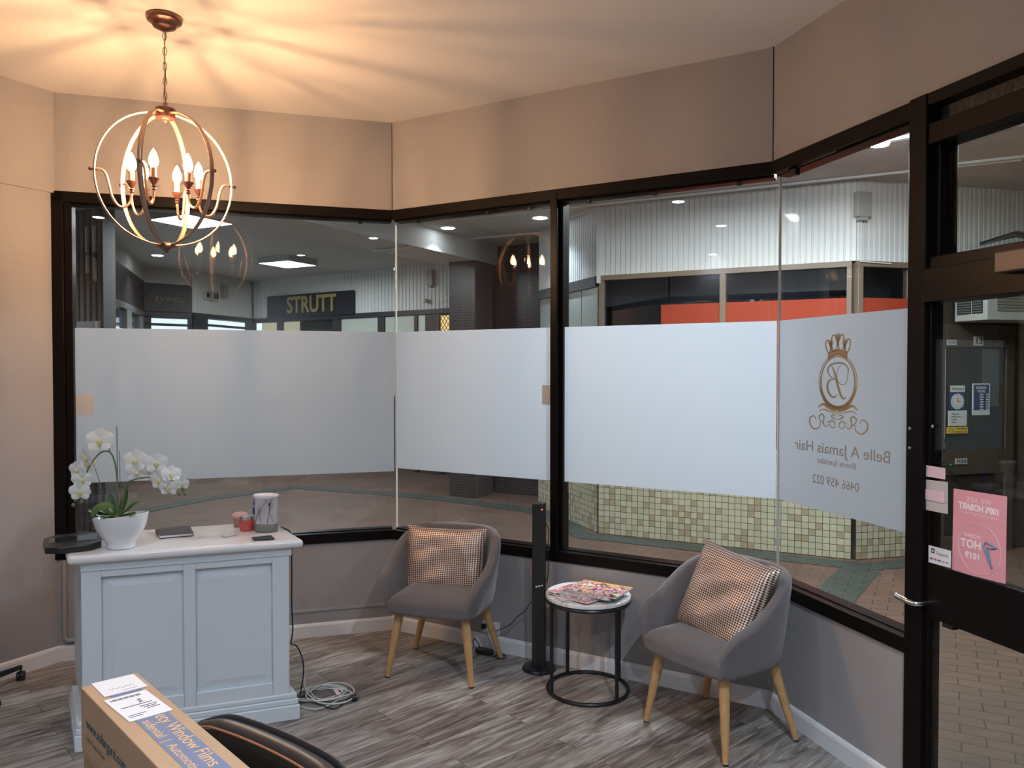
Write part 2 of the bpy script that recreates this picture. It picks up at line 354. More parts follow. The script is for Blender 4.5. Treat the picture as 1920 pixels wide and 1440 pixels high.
MB().box(-.02, A_.len, 0, TH, 2.64, HC).build('upper_wall', WALL, e_)
MB().box(.6, A_.len-.01, -.012, 0, .155, .172).box(.6, A_.len-.01, -.006, 0, .085, .155).build('ledge', WALL, e_, bevel=.002)
e_ = sempty('wall_front_middle', B_.M)
MB().box(-.0, B_.len, 0, TH, 0, .575).build('lower_wall', WALL, e_)
MB().box(-.0, B_.len, 0, TH, 2.64, HC).build('upper_wall', WALL, e_)
e_ = sempty('wall_front_right', C_.M)
MB().box(0, .85, 0, TH, 0, .575).build('lower_wall', WALL, e_)
MB().box(-.02, C_.len, 0, TH, 2.645, HC).build('upper_wall', WALL, e_)
MB().box(2.02, C_.len, 0, TH, 0, 2.645).build('side_wall', WALL, e_)
bk = Plane(BACKR, BACKL); e_ = struct(MB().box(-.1, bk.len+.1, 0, TH, 0, HC, bk.M).build('wall_back', WALL))
# baseboards
def skirt(pl, x0, x1, name):
    prof = [(0, 0), (-.014, 0), (-.014, .070), (-.010, .082), (-.004, .088), (0, .088)]
    struct(MB().loft([[(x, y, z) for y, z in prof] for x in (x0, x1)]).build(name, WHITE, M=pl.M))
skirt(L_, 0, L_.len+.006, 'baseboard_left'); skirt(A_, 0, A_.len+.006, 'baseboard_front_left'); skirt(B_, 0, B_.len, 'baseboard_front_middle'); skirt(C_, 0, .85, 'baseboard_front_right')
skirt(bk, 0, bk.len, 'baseboard_back')
# corner cover strips on the upper walls
SEAM = mat('dark_corner_seam', (.05, .035, .03), .8)  # thin dark line along each corner seam
struct(MB().box(-.024, -.003, -.006, .0, 2.64, HC, T(A_.len, 0, 0)).build('trim_1', WALL, M=A_.M))
struct(MB().box(-.024, -.003, -.006, .0, 2.64, HC, T(B_.len, 0, 0)).build('trim_2', WALL, M=B_.M))
struct(MB().box(.003, .020, -.006, .0, 2.64, HC).build('trim_3', WALL, M=A_.M))
for i, (pl, x) in enumerate(((A_, A_.len-.003), (B_, B_.len-.003), (A_, .0))):
    struct(MB().box(x, x+.004, -.003, .0005, 2.64, HC).build('trim_%d' % (4+i), SEAM, M=pl.M))

# ------------------------------------------------------------------ windows
GT = 2.574; GB = .640; FT = 1.881; FB = 1.0166; YG = .045
def clip(parent, x):
    MB().box(x-.012, x+.012, YG-.02, YG-.004, GT-.022, GT+.002).box(x-.006, x+.006, YG-.026, YG-.018, GT-.016, GT-.006).build('clip', BLACKP, parent, bevel=.001)
def rails(parent, x0, x1, ext0=0, ext1=0):
    MB().box(x0-ext0, x1+ext1, -.012, .095, GT+.006, 2.64).box(x0-ext0, x1+ext1, .02, .095, GT-.004, GT+.006).build('top_rail', BLACKF, parent, bevel=.003)
    MB().box(x0-ext0, x1+ext1, -.012, .03, .575, .634).box(x0-ext0, x1+ext1, .03, .095, .575, GB).build('bottom_rail', BLACKF, parent, bevel=.003)
def pane(parent, x0, x1):
    MB().box(x0, x1, YG, YG+.010, GB-.003, GT).build('glass_pane', GLASS, parent)
def film(parent, x0, x1, fb=FB):
    return MB().box(x0, x1, YG-.0012, YG-.0004, fb, FT).build('frosted_film', FILM, parent)
# window A
w1 = sempty('window_1', A_.M); rails(w1, 0.0, A_.len, 0, .0)
MB().box(-.012, .047, -.012, .095, .575, 2.64).box(.047, .086, .012, .095, .60, 2.60).build('left_post', BLACKF, w1, bevel=.003)
pane(w1, .08, A_.len+.018); f1 = film(w1, .088, A_.len+.014, .996)
for px in (400, 676): clip(w1, A_.on(px, 408, 0)[0])
x, z = A_.on(155, 759); f_ = MB().box(x-.045, x+.045, YG-.004, YG-.0014, z-.057, z+.057).build('paper_patch', mat('cream_patch', (.52, .55, .58), .6), f1); f_['label'] = 'cream square sticker'
# window B
w2 = sempty('window_2', B_.M); rails(w2, 0, B_.len, .0, .0)
MX = 1.113
MB().box(MX, MX+.042, -.016, .105, .60, 2.62).build('mullion', BLACKF, w2, bevel=.003)
pane(w2, -.02, MX+.01); pane(w2, MX+.03, B_.len+.018)
f2 = film(w2, -.016, MX-.001); f2b = film(w2, MX+.062, B_.len+.014)
MB().box(MX+.042, MX+.062, .02, .10, .61, 2.60).build('inner_bead', BLACKF, w2, bevel=.002)
for px, py in ((775, 412), (909, 396), (988, 384), (1100, 372), (1224, 354), (1383, 335)): clip(w2, B_.on(px, py)[0])
x, z = B_.on(1021, 741); MB().box(x-.036, MX-.002, YG-.004, YG-.0014, z-.055, z+.055).build('paper_patch', bpy.data.materials['cream_patch'], f2)
JOINT = mat('silicone_joint', (.70, .72, .66), .25)
MB().box(-.010, -.005, YG-.004, YG+.008, GB, GT).build('joint_seal', JOINT, w2)
# window C
w3 = sempty('window_3', C_.M); rails(w3, 0, .855, .0, 0)
pane(w3, -.02, .86); f3 = film(w3, -.016, .845)
MB().box(-.010, -.006, YG-.004, YG+.008, GB, GT).build('joint_seal', JOINT, w3)
MB().box(.11, .15, YG-.034, YG-.006, GT-.03, GT+.002).build('clip', BLACKP, w3, bevel=.003)
MB().tube([(.01, YG-.03, GT+.008), (.10, YG-.03, GT+.008)], .006, 6).tube([(.16, YG-.03, GT+.008), (.42, YG-.03, GT+.008)], .006, 6).build('gasket', mat('gasket', (.05, .045, .045), .12), w3, smooth=True)

# --- emblem and lettering on the right-hand film (seen from behind, so mirrored); local x,z of the wall
YT = YG-.0018
def ell(cx, cz, a, b, n=48, t0=0, t1=2*PI): return [(cx+a*math.cos(t0+(t1-t0)*i/n), YT, cz+b*math.sin(t0+(t1-t0)*i/n)) for i in range(n+1)]
cx = C_.on(1572, 700, YG)[0]-.003
em = MB()
def stroke(pts, w0, w1=None, kk=8):
    pts = smooth_path([(p[0], YT, p[1]) for p in pts], kk) if kk else [Vector((p[0], YT, p[1])) for p in pts]
    m_ = len(pts); rr = [(w0+(w1-w0)*math.sin(PI*i/(m_-1))) if w1 is not None else w0 for i in range(m_)]
    # flat ribbon
    vs = []; 
    for i, p in enumerate(pts):
        a = pts[max(i-1, 0)]; b = pts[min(i+1, m_-1)]; t = (b-a); t = t.normalized() if t.length > 0 else Vector((1, 0, 0)); n = Vector((-t.z, 0, t.x))*rr[i]
        for q in (p+n, p-n): vs += [(q.x, YT, q.z), (q.x, YT-.0006, q.z)]
    fs = []
    for i in range(m_-1):
        a = 4*i; b = a+4
        fs += [(a, b, b+2, a+2), (a+1, a+3, b+3, b+1), (a, a+1, b+1, b), (a+2, b+2, b+3, a+3)]
    fs += [(0, 2, 3, 1), (4*m_-4, 4*m_-3, 4*m_-1, 4*m_-2)]
    em.add(vs, fs)
# oval frame: two rings, heavier below
cz = 1.592; ea, eb = .118, .150
stroke([(p[0], p[2]) for p in ell(cx, cz, ea, eb)], .0022, kk=0)
stroke([(p[0], p[2]) for p in ell(cx, cz, ea-.012, eb-.010, t0=PI*1.5, t1=PI*3.5)][:], .007, .0035, kk=0)
em_v = [(p[0], p[2]) for p in ell(cx, cz-.004, ea-.006, eb-.006, t0=PI*1.05, t1=PI*1.95)]; stroke(em_v, .001, .012, kk=0)
# crown: band and four loops with three leaf tips
def poly(pts):
    n = len(pts); em.add([(p[0], YT, p[1]) for p in pts]+[(p[0], YT-.0006, p[1]) for p in pts], [tuple(range(n)), tuple(range(2*n-1, n-1, -1))]+[(i, (i+1) % n, (i+1) % n+n, i+n) for i in range(n)])
zc = 1.700
arc = [(cx-.062+.124*i/10, zc+.055+.016*math.sin(PI*i/10)) for i in range(11)]
low = [(cx+.062-.124*i/10-(.004 if i == 0 else 0), zc+.014+.024*math.sin(PI*i/10)) for i in range(11)]
poly(arc+low)
for k, (dx, dz, a, b, tilt) in enumerate(((-.060, .088, .015, .036, .22), (-.022, .106, .018, .044, .08), (.022, .106, .018, .044, -.08), (.060, .088, .015, .036, -.22))):
    pts = []
    for i in range(25):
        t = 2*PI*i/24; x = a*math.cos(t); z = b*math.sin(t); pts.append((cx+dx+x*math.cos(tilt)-z*math.sin(tilt), zc+dz+x*math.sin(tilt)+z*math.cos(tilt)))
    stroke(pts, .0036, kk=0)
for dx, h, b0 in ((0, .060, .120), (-.043, .046, .096), (.043, .046, .096)):
    zz = zc+b0; poly([(cx+dx-.007, zz-.03), (cx+dx+.007, zz-.03), (cx+dx+.003, zz+h-.03), (cx+dx, zz+h-.012), (cx+dx-.003, zz+h-.03)])
    for s in (-1, 1):
        stroke([(cx+dx, zz+h*.2-.01), (cx+dx+s*.008, zz+h*.4), (cx+dx+s*.012, zz+h*.62)], .0012, .003, 5)
        stroke([(cx+dx, zz+h*.1-.02), (cx+dx+s*.011, zz+h*.12), (cx+dx+s*.017, zz+h*.35)], .0012, .003, 5)
# leaves below the oval and the little fan
for s in (-1, 1):
    stroke([(cx, cz-.170), (cx+s*.05, cz-.148), (cx+s*.09, cz-.128), (cx+s*.125, cz-.150)], .0015, .008, 8)
    stroke([(cx, cz-.178), (cx+s*.05, cz-.166), (cx+s*.09, cz-.158), (cx+s*.118, cz-.172)], .001, .0035, 8)
    stroke([(cx+s*.005, cz-.192), (cx+s*.02, cz-.182), (cx+s*.036, cz-.194), (cx+s*.018, cz-.204), (cx+s*.002, cz-.210)], .001, .004, 6)
    # scroll flourishes
    stroke([(cx+s*.010, cz-.232), (cx+s*.030, cz-.212), (cx+s*.048, cz-.232), (cx+s*.036, cz-.256), (cx+s*.014, cz-.250), (cx+s*.018, cz-.226), (cx+s*.046, cz-.222), (cx+s*.070, cz-.232)], .0013, .0022, 8)
    stroke([(cx+s*.052, cz-.238), (cx+s*.070, cz-.254), (cx+s*.090, cz-.236), (cx+s*.084, cz-.200), (cx+s*.098, cz-.186), (cx+s*.116, cz-.200), (cx+s*.106, cz-.226), (cx+s*.080, cz-.236)], .0013, .004, 8)
    stroke([(cx+s*.106, cz-.226), (cx+s*.115, cz-.262), (cx+s*.150, cz-.274), (cx+s*.178, cz-.246), (cx+s*.176, cz-.212), (cx+s*.150, cz-.200), (cx+s*.136, cz-.222)], .0013, .0042, 8)
# script B, mirrored
def mB(pts): return [(cx-p[0], cz+p[1]) for p in pts]
stroke(mB([(-.052, -.080), (-.040, -.092), (-.020, -.070), (.004, .0), (.022, .060), (.038, .086)]), .0018, .0065)
stroke(mB([(-.060, .030), (-.066, .070), (-.040, .098), (.0, .104), (.045, .092), (.062, .064), (.046, .030), (.014, .016)]), .0016, .0045)
stroke(mB([(.014, .016), (.052, .006), (.064, -.030), (.048, -.072), (.020, -.086), (.002, -.070)]), .0016, .0065)
stroke(mB([(-.060, .030), (-.052, -.006), (-.018, -.012), (.004, .024), (-.002, .070), (-.024, .098)]), .0012, .002)
em.v = [(a, b, cz+(c-cz)*(.79 if c > cz else .78)) for a, b, c in em.v]
emb = em.build('emblem', GOLD, f3); emb['label'] = 'gold crown and oval emblem'
TM = lambda x, z, y=YT: T(x, y, z) @ FACE
text('Belle A Jamais Hair', .069, GREYINK, f3, TM(C_.on(1573, 845, YG)[0], C_.on(1573, 845, YG)[1]), mirror=True, xs=1.12, ext=.0003)
text('Blonde Specialist', .036, GREYINK, f3, TM(C_.on(1568, 869, YG)[0], C_.on(1568, 869, YG)[1]), mirror=True, ext=.0003)
text('0466 459 022', .056, GREYINK, f3, TM(C_.on(1566, 906, YG)[0], C_.on(1566, 906, YG)[1]), mirror=True, xs=.95, ext=.0003)

# ------------------------------------------------------------------ glass door with transom
d1 = sempty('door_1', C_.M)
MB().box(.85, .930, -.018, .07, 0, 2.645).box(1.96, 2.03, -.018, .10, 0, 2.645).box(.93, 1.96, -.014, .10, 2.60, 2.645).build('jamb', BLACKF, d1, bevel=.003)
MB().box(.93, 1.96, .05, .09, 2.535, 2.60).build('header_board', mat('flaking_paint', (.05, .045, .042), .7, noise=.8, nscale=60), d1)
MB().box(.93, 1.96, -.010, .10, 2.46, 2.535).box(.93, .958, .02, .10, 2.05, 2.46).build('transom_frame', BLACKF, d1, bevel=.003)
MB().box(.97, 1.96, .05, .06, 2.05, 2.46).build('transom_glass', GLASSD, d1)
MB().box(.93, 1.96, -.030, .10, 1.89, 2.01).box(.93, 1.96, .0, .10, 2.01, 2.055).build('header', BLACKF, d1, bevel=.003)
MB().box(.931, .944, .0, .03, .0, 1.888).box(1.90, 1.955, .0, .05, 0, 1.888).box(.944, 1.90, .0, .05, .742, .940).box(.944, 1.90, 0, .05, .01, .12).build('door_leaf', BLACKF, d1, bevel=.002)
MB().box(.942, 1.90, .010, .018, .940, 1.888).build('glass_pane', GLASSD, d1)
MB().box(.942, 1.90, .010, .018, .12, .742).build('glass_pane', GLASSD, d1)
MB().box(1.262, 1.60, -.075, -.031, 1.955, 2.02).build('door_closer', mat('closer_body', (.10, .055, .04), .4), d1, bevel=.004)
MB().tube([(1.13, .02, 2.073), (1.30, -.03, 2.075), (1.45, -.055, 2.03)], [.007, .010, .010], 8).build('closer_arm', BLACKM, d1, smooth=True)
MB().tube(smooth_path([(.945, .0, .795), (.945, -.045, .795), (.925, -.060, .795), (.868, -.062, .800), (.853, -.058, .802)], 5), .010, 10).build('handle', SILVER, d1, smooth=True)
for z in (1.427, 1.354): MB().lathe([(.0001, 0), (.007, 0), (.006, .004), (.0001, .005)], 10, T(.871, -.018, z) @ Matrix.Rotation(PI/2, 4, 'X')).build('screw', SILVER, d1, smooth=True)
MB().lathe([(.0001, 0), (.007, 0), (.0001, .005)], 10, T(.953, 0, 1.44) @ Matrix.Rotation(PI/2, 4, 'X')).build('screw', SILVER, d1, smooth=True)
MB().box(1.0, 1.003, .007, .0095, 1.40, 1.72).build('glass_edge_line', SILVER, d1)
MB().box(1.005, 1.05, .0, .03, .728, .744).build('latch', BLACKM, d1, bevel=.002)
# papers on the door glass
def sheet(name, label, cat, corners_px, m, off=.0080, th=.0012, group=None, pl=C_):
    q = [pl.on(px, py, off) for px, py in corners_px]; x0 = min(a for a, b in q); z0 = min(b for a, b in q)
    t = thing(name, label, cat, group=group, M=pl.M @ T(x0, off, z0))
    n = len(q); MB().add([(a-x0, 0, b-z0) for a, b in q]+[(a-x0, th, b-z0) for a, b in q], [tuple(range(n)), tuple(range(2*n-1, n-1, -1))]+[(i, (i+1) % n, (i+1) % n+n, i+n) for i in range(n)]).build('sheet', m, t)
    return t, max(a for a, b in q)-x0, max(b for a, b in q)-z0
t, W, H = sheet('poster', 'pink poster with mirrored white writing on the door glass', 'poster', ((1788, 916), (1888, 931), (1885, 1095), (1785, 1070)), PINK)
TW = mat('poster_white', (.85, .62, .66), .6); TWB = mat('poster_bright', (.88, .78, .80), .6); TB = mat('poster_blue', (.20, .26, .36), .5)
Q = lambda x, z, y=-.0006: T(x, y, z) @ FACE
text('WE ARE', .027, TW, t, Q(W*.5, H*.885), mirror=True, ext=.0002)
text('100% HOBART', .030, TWB, t, Q(W*.5, H*.80), mirror=True, ext=.0002, xs=.82, bold=.0012)
text('AND LOVE THE PLANET', .015, TW, t, Q(W*.5, H*.725), mirror=True, ext=.0002, xs=.9)
MB().tube([(W*.52+.082*math.cos(a*PI/24), -.0008, H*.34+.085*math.sin(a*PI/24)) for a in range(48)], .0008, 5, True).build('circle_line', TW, t)
text('HOT', .038, TWB, t, Q(W*.36, H*.37), mirror=True, ext=.0002, bold=.001); text('1019', .030, TWB, t, Q(W*.40, H*.24), mirror=True, ext=.0002, bold=.001)
text('HOBART', .018, TWB, t, Q(W*.36, H*.47) @ Rz(.0), mirror=True, ext=.0002)
MB().tube([(W*.62, -.0012, H*.42), (W*.66, -.0012, H*.44), (W*.78, -.0012, H*.42), (W*.84, -.0012, H*.405), (W*.76, -.0012, H*.385), (W*.67, -.0012, H*.385), (W*.72, -.0012, H*.26), (W*.76, -.0012, H*.16), (W*.66, -.0012, H*.30), (W*.60, -.0012, H*.40)], .0035, 6).build('blue_mark', TB, t, smooth=True)
t, W, H = sheet('card_sticker', 'white card payment sticker with small logos at the foot of the door glass', 'sticker', ((1741, 1022), (1783, 1033), (1782, 1065), (1741, 1054)), PAPER, off=-.0015)
DKI = mat('dark_ink', (.02, .02, .025), .5)
MB().box(.012, .027, -.0008, 0, H*.60, H*.60+.017).build('logo', DKI, t, bevel=.002)
MB().box(.016, .023, -.0012, 0, H*.60+.005, H*.60+.012).build('logo_inner', PAPER, t)
text('Square', .019, GREYINK, t, Q(W*.62, H*.66), ext=.0002)
for i, c in enumerate(((.1, .1, .15), (.7, .05, .03), (.05, .1, .35), (.4, .4, .42), (.4, .4, .42))):
    MB().box(.008+i*.017, .020+i*.017, -.0008, 0, H*.22, H*.22+.006).build('card_mark', mat('card_mark_%d' % i, c, .5), t)
sheet('paper_note', 'small pale pink paper on the door glass, topmost', 'paper', ((1735, 872), (1772, 878), (1772, 899), (1735, 893)), PINKL, off=-.002)
sheet('card_note', 'light grey card on the door glass, between pink papers', 'paper', ((1736, 899), (1777, 904), (1777, 964), (1736, 956)), LILAC, off=-.002)
sheet('paper_note', 'small pale pink paper stuck over the light grey card', 'paper', ((1735, 917), (1771, 922), (1771, 944), (1735, 936)), PINKL, off=-.0045)

# ------------------------------------------------------------------ chandelier
def chandelier(x, y, label, group=None):
    t = thing('chandelier', label, 'chandelier', (x, y, HC), 0, group)
    MB().lathe([(.0001, -.062), (.018, -.060), (.028, -.052), (.046, -.046), (.052, -.034), (.056, -.028), (.070, -.022), (.074, -.012), (.074, -.004), (.070, 0), (.0001, 0)], 32).build('ceiling_canopy', COPPER, t, smooth=True)
    ch = MB(); z = -.066; k = 0
    while z > -.372:
        pts = [(.0075*math.cos(a), 0, z-.018+.019*math.sin(a)) for a in [i*2*PI/12 for i in range(12)]]
        ch.tube(pts, .0018, 5, True, Rz(PI/2*(k % 2)+.3)); z -= .0325; k += 1
    ch.build('chain', BRONZE, t, smooth=True)
    MB().tube([(.003*math.sin(i*1.3), .003*math.cos(i*1.7), -.055-i*.03) for i in range(12)], .0022, 6).build('flex', BLACKP, t, smooth=True)
    zt = -.400
    MB().lathe([(.0001, zt+.028), (.008, zt+.028), (.010, zt+.012), (.034, zt+.006), (.042, zt), (.042, zt-.036), (.040, zt-.040), (.0001, zt-.040)], 24).build('top_hub', COPPER, t, smooth=True)
    MB().lathe([(.0001, zt-.058), (.006, zt-.056), (.009, zt-.050), (.008, zt-.044), (.016, zt-.041), (.0001, zt-.0405)], 16).build('hub_finial', BRONZE, t, smooth=True)
    zb = -1.005
    MB().lathe([(.0001, zb-.024), (.007, zb-.022), (.010, zb-.014), (.020, zb-.008), (.040, zb-.002), (.044, zb+.006), (.040, zb+.012), (.034, zb+.018), (.0001, zb+.018)], 24).build('bottom_finial', COPPER, t, smooth=True)
    zm = (zt-.018+zb+.01)/2; hz = abs(zt-.018-zb-.01)/2; R = .278
    a0 = math.radians(34.3)
    for k in range(6):
        a = -(a0+k*PI/3); rib = []
        for i in range(33):
            q = PI/2-PI*i/32; q = max(min(q, 1.46), -1.46)
            rib.append((math.cos(q)**.92*R, 0, zm+hz*math.sin(q)))
        rb = MB().tube(rib, .011, 8, False, Rz(-a), .42, up=(0, 1, 0)).build('rib', BRONZE, t, smooth=True)
        rz_ = Rz(-a)
        MB().tube([(R-.012, 0, zm+.006), (R+.014, 0, zm+.006)], .006, 8, False, rz_).sphere((R+.014, 0, zm+.006), .008, 8, 6, M=rz_).build('boss', COPPER, rb, smooth=True)
        arm = smooth_path([(R, 0, zm+.006), (.252, 0, zm+.008), (.235, 0, zm-.008), (.224, 0, zm-.046), (.213, 0, zm-.095), (.192, 0, zm-.132), (.168, 0, zm-.140), (.146, 0, zm-.122), (.137, 0, zm-.090), (.136, 0, zm-.075)], 6)
        ar = MB().tube(arm, .0055, 8, False, rz_).build('arm', BRONZE, t, smooth=True)
        c = rz_ @ T(.136, 0, zm-.014)
        MB().lathe([(.0001, -.064), (.006, -.064), (.010, -.058), (.006, -.052), (.011, -.047), (.006, -.042), (.010, -.036), (.022, -.016), (.023, -.013), (.0001, -.013)], 16, c).build('cup', COPPER, ar, smooth=True)
        MB().lathe([(.0001, -.013), (.0115, -.013), (.0115, .030), (.0001, .030)], 14, c).build('candle_sleeve', SLEEVE, ar, smooth=True)
        MB().lathe([(.0001, .030), (.009, .031), (.0185, .046), (.0205, .058), (.0175, .076), (.010, .096), (.003, .108), (.0001, .112)], 12, c).build('bulb', BULBG, ar, smooth=True)
        MB().lathe([(.0001, .044), (.0035, .046), (.0035, .082), (.0001, .084)], 8, c).build('filament', BULB, ar)
    return t
chandelier(-1.518, 3.362, 'bronze orb chandelier with six glowing candle bulbs, hanging above the white counter')

# recessed downlights of the salon ceiling
DLE = emis('led_disc', (.86, .93, 1.0), 30)
def downlight(x, y, z, watt, label, group, col=(.70, .85, 1.0), r=.055, rim=WHITE, spread=2.6):
    t = thing('downlight', label, 'downlight', (x, y, z), 0, group)
    MB().lathe([(r, 0), (r+.018, 0), (r+.018, -.006), (r, -.004)], 24).build('rim', rim, t, smooth=True)
    MB().lathe([(.0001, -.0045), (r*.98, -.0045), (r*.98, -.0075), (.0001, -.0075)], 24).build('diffuser', DLE, t)
    l = bpy.data.lights.new('lamp', 'SPOT'); l.energy = watt*3.2; l.color = col; l.spot_size = spread; l.spot_blend = 1.0; l.shadow_soft_size = .012
    o = bpy.data.objects.new('lamp', l); C.objects.link(o); o.parent = t; o.location = (0, 0, -.022)
    return t
for x, y, k_ in ((-1.43, 1.78, .40), (-2.07, .55, .35), (-3.6, -.9, .5), (-2.6, -1.5, .5), (.75, .9, 1.7), (.45, -.9, 1.9)):  # last two are added, unseen lamps for more cool light
    downlight(x, y, HC, L_DOWN*k_, 'round white recessed downlight in the salon ceiling, four mirrored in the glass, two added unseen', 'salon ceiling downlights')

# ------------------------------------------------------------------ reception counter
U = math.radians(19.9); V = math.radians(122.5)
uu = Vector((math.cos(U), math.sin(U))); vv = Vector((math.cos(V), math.sin(V)))
vl = Vector((math.cos(V-U), math.sin(V-U)))      # depth direction in the counter frame
CO = Vector((-1.893, 3.268))
ct = thing('reception_counter', 'white panelled reception counter with a pale rounded top', 'counter', (CO.x, CO.y, 0), U)
def sk(a, b): return (a+vl.x*b, vl.y*b)
HT = .85
top = MB().prism([sk(-.022, -.052), sk(.950, -.052), sk(.950, .47), sk(-.022, .47)], HT-.038, HT).build('worktop', TOPW, ct, bevel=.016, seg=4)
MB().prism([sk(.035, .0), sk(.895, .0), sk(.895, .43), sk(.035, .43)], .0, HT-.038).build('body', COUNTER, ct)
MB().prism([sk(.028, -.027), sk(.902, -.027), sk(.902, .43), sk(.028, .43)], HT-.075, HT-.038).build('apron', COUNTER, ct, bevel=.003)
FFR = MB(); YF = -.022
for a_, b_ in ((.035, .112), (.440, .490), (.820, .895)): FFR.box(a_, b_, YF, 0, .12, .80)
for a_, b_ in ((.112, .440), (.490, .820)): FFR.box(a_, b_, YF, 0, .12, .185).box(a_, b_, YF, 0, .745, .80)
FFR.build('face_frame', COUNTER, ct, bevel=.003)
for z0, z1, o in ((0, .072, .038), (.072, .100, .033), (.100, .125, .028)):
    MB().prism([sk(.035-o, -o), sk(.895+o, -o), sk(.895+o, .44), sk(.035-o, .44)], z0, z1).build('base_moulding', COUNTER, ct, bevel=.006, seg=3)
def rpanel(x0, x1, z0, z1, M=None):
    b = MB(); fr = [((x0, z0), (x1, z1), 0.001), ((x0, z0), (x1, z1), -.001), ((x0+.006, z0+.006), (x1-.006, z1-.006), -.001), ((x0+.044, z0+.044), (x1-.044, z1-.044), -.016), ((x0+.048, z0+.048), (x1-.048, z1-.048), -.016)]
    loops = [[(a[0], y, a[1]), (c[0], y, a[1]), (c[0], y, c[1]), (a[0], y, c[1])] for a, c, y in fr]
    b.loft(loops, cap=False); b.add(loops[-1], [(0, 1, 2, 3)])
    b.build('raised_panel', COUNTER, ct, M=M, bevel=.0015)
rpanel(.112, .440, .185, .745); rpanel(.490, .820, .185, .745)
rpanel(.06, .36, .195, .735, M=T(.035, 0, 0) @ Rz(math.atan2(vl.y, vl.x)) @ T(0.43, 0, 0) @ Rz(PI) )
def on_top(px, py): return fl(px, py, HT+.0005)

# orchid ------------------------------------------------------------
PD = 3.38
pc = on_top(227, 1027)
orc = thing('potted_orchid', 'white orchid with arching stems in a white oval bowl', 'potted plant', (pc.x, pc.y, HT+.001), 0)
def lo(px, py, dd=0): return at(px, py, PD+dd)-Vector((pc.x, pc.y, HT+.001))
n = 40; loops = []
def bowl(prof):
    L = []
    for rx, ry, z, sl in prof: L.append([(rx*math.cos(2*PI*i/n), ry*math.sin(2*PI*i/n), z+sl*math.cos(2*PI*i/n)) for i in range(n)])
    return L
prof = [(.001, .001, 0, 0), (.056, .046, 0, 0), (.060, .050, .004, 0), (.060, .050, .022, 0), (.064, .054, .030, 0), (.090, .068, .060, .003), (.110, .078, .098, .006), (.119, .082, .140, .011), (.119, .082, .146, .012), (.112, .076, .147, .012), (.106, .070, .135, .010), (.100, .066, .118, .006), (.001, .001, .110, 0)]
MB().loft(bowl(prof)).build('pot', CERAMIC, orc, smooth=True)
MB().loft(bowl([(.001, .001, .105, 0), (.100, .064, .105, 0), (.104, .068, .128, .008), (.001, .001, .134, .0)])).build('soil', SOIL, orc, smooth=True)
def leaf(pts, wmax, up=Vector((0, -.5, 1))):
    pts = smooth_path(pts, 6); m_ = len(pts); vs = []
    for i, p in enumerate(pts):
        a = pts[max(0, i-1)]; b = pts[min(m_-1, i+1)]; tt = (b-a).normalized(); s = tt.cross(up).normalized(); nn = s.cross(tt).normalized(); ww = wmax*math.sin(PI*min(1, (.12+.88*i/(m_-1))))**.6*(1 if i < m_-1 else .05)
        for kx in (-1, -.5, 0, .5, 1): vs.append(tuple(p+s*(ww*kx)+nn*(ww*.35*abs(kx))))
        for kx in (1, .5, 0, -.5, -1): vs.append(tuple(p+s*(ww*kx)+nn*(ww*.35*abs(kx)-.0015)))
    b = MB(); b.loft([vs[i*10:(i+1)*10] for i in range(m_)]); b.build('leaf', GREEN, orc, smooth=True)
zz = lambda px, py, dd=0: tuple(lo(px, py, dd))
leaf([zz(215, 967), zz(200, 952, -.02), zz(185, 955, -.04), zz(172, 970, -.06)], .030)
leaf([zz(215, 968), zz(200, 960, .03), zz(180, 948, .05)], .026)
leaf([zz(212, 968), zz(190, 966, -.03), zz(165, 956, -.03)], .014)
leaf([zz(222, 968), zz(238, 958, -.01), zz(255, 944, .0), zz(275, 943, .02)], .013)
leaf([zz(222, 966), zz(230, 950, .01), zz(236, 930, .02), zz(238, 915, .02)], .014, Vector((0, -1, .2)))
leaf([zz(215, 966), zz(210, 945, .02), zz(206, 925, .03)], .017, Vector((0, -1, .2)))
leaf([zz(222, 970), zz(240, 968, -.04), zz(255, 962, -.05)], .018)
leaf([zz(214, 970), zz(200, 972, -.05), zz(188, 968, -.07)], .018)
def stem(px, r=.0028, m=STEM, name='stem', k=6): return MB().tube(smooth_path([zz(*p) for p in px], k), r, 7).build(name, m, orc, smooth=True)
stem([(222, 968), (221, 930), (219, 890), (214, 862), (205, 847), (190, 848), (176, 862), (165, 880), (160, 900), (150, 925), (142, 940)], .0035)
stem([(206, 848), (205, 838), (203, 830)], .0022)
stem([(226, 968), (232, 930), (236, 908), (250, 900), (275, 895), (305, 897), (330, 906), (346, 920)], .0028)
MB().tube([zz(219, 800), zz(221, 968)], .0018, 6).tube([zz(224, 845), zz(226, 968)], .0014, 6).tube([zz(174, 866, -.02), zz(198, 936, -.01)], .0014, 6).build('stake', BARK, orc, smooth=True)
flower_me = None
def petal(b, ang, ln, wd, cup, M):
    vs = []; rows = 7
    for i in range(rows):
        t_ = i/(rows-1); wq = wd*math.sin(PI*(.10+.80*t_))**.8; r = ln*t_
        for kx in (-1, -.5, 0, .5, 1):
            vs.append((r, wq*kx, cup*(t_**1.6)*ln-.25*wd*abs(kx)**2*.6))
    fs = [(i*5+j, i*5+j+1, (i+1)*5+j+1, (i+1)*5+j) for i in range(rows-1) for j in range(4)]
    top_ = vs; bot = [(x, y, z-.0012) for x, y, z in vs]; k = len(vs)
    allf = fs+[tuple(reversed([q+k for q in f])) for f in fs]
    b.add(top_+bot, allf, M @ Rz(ang))
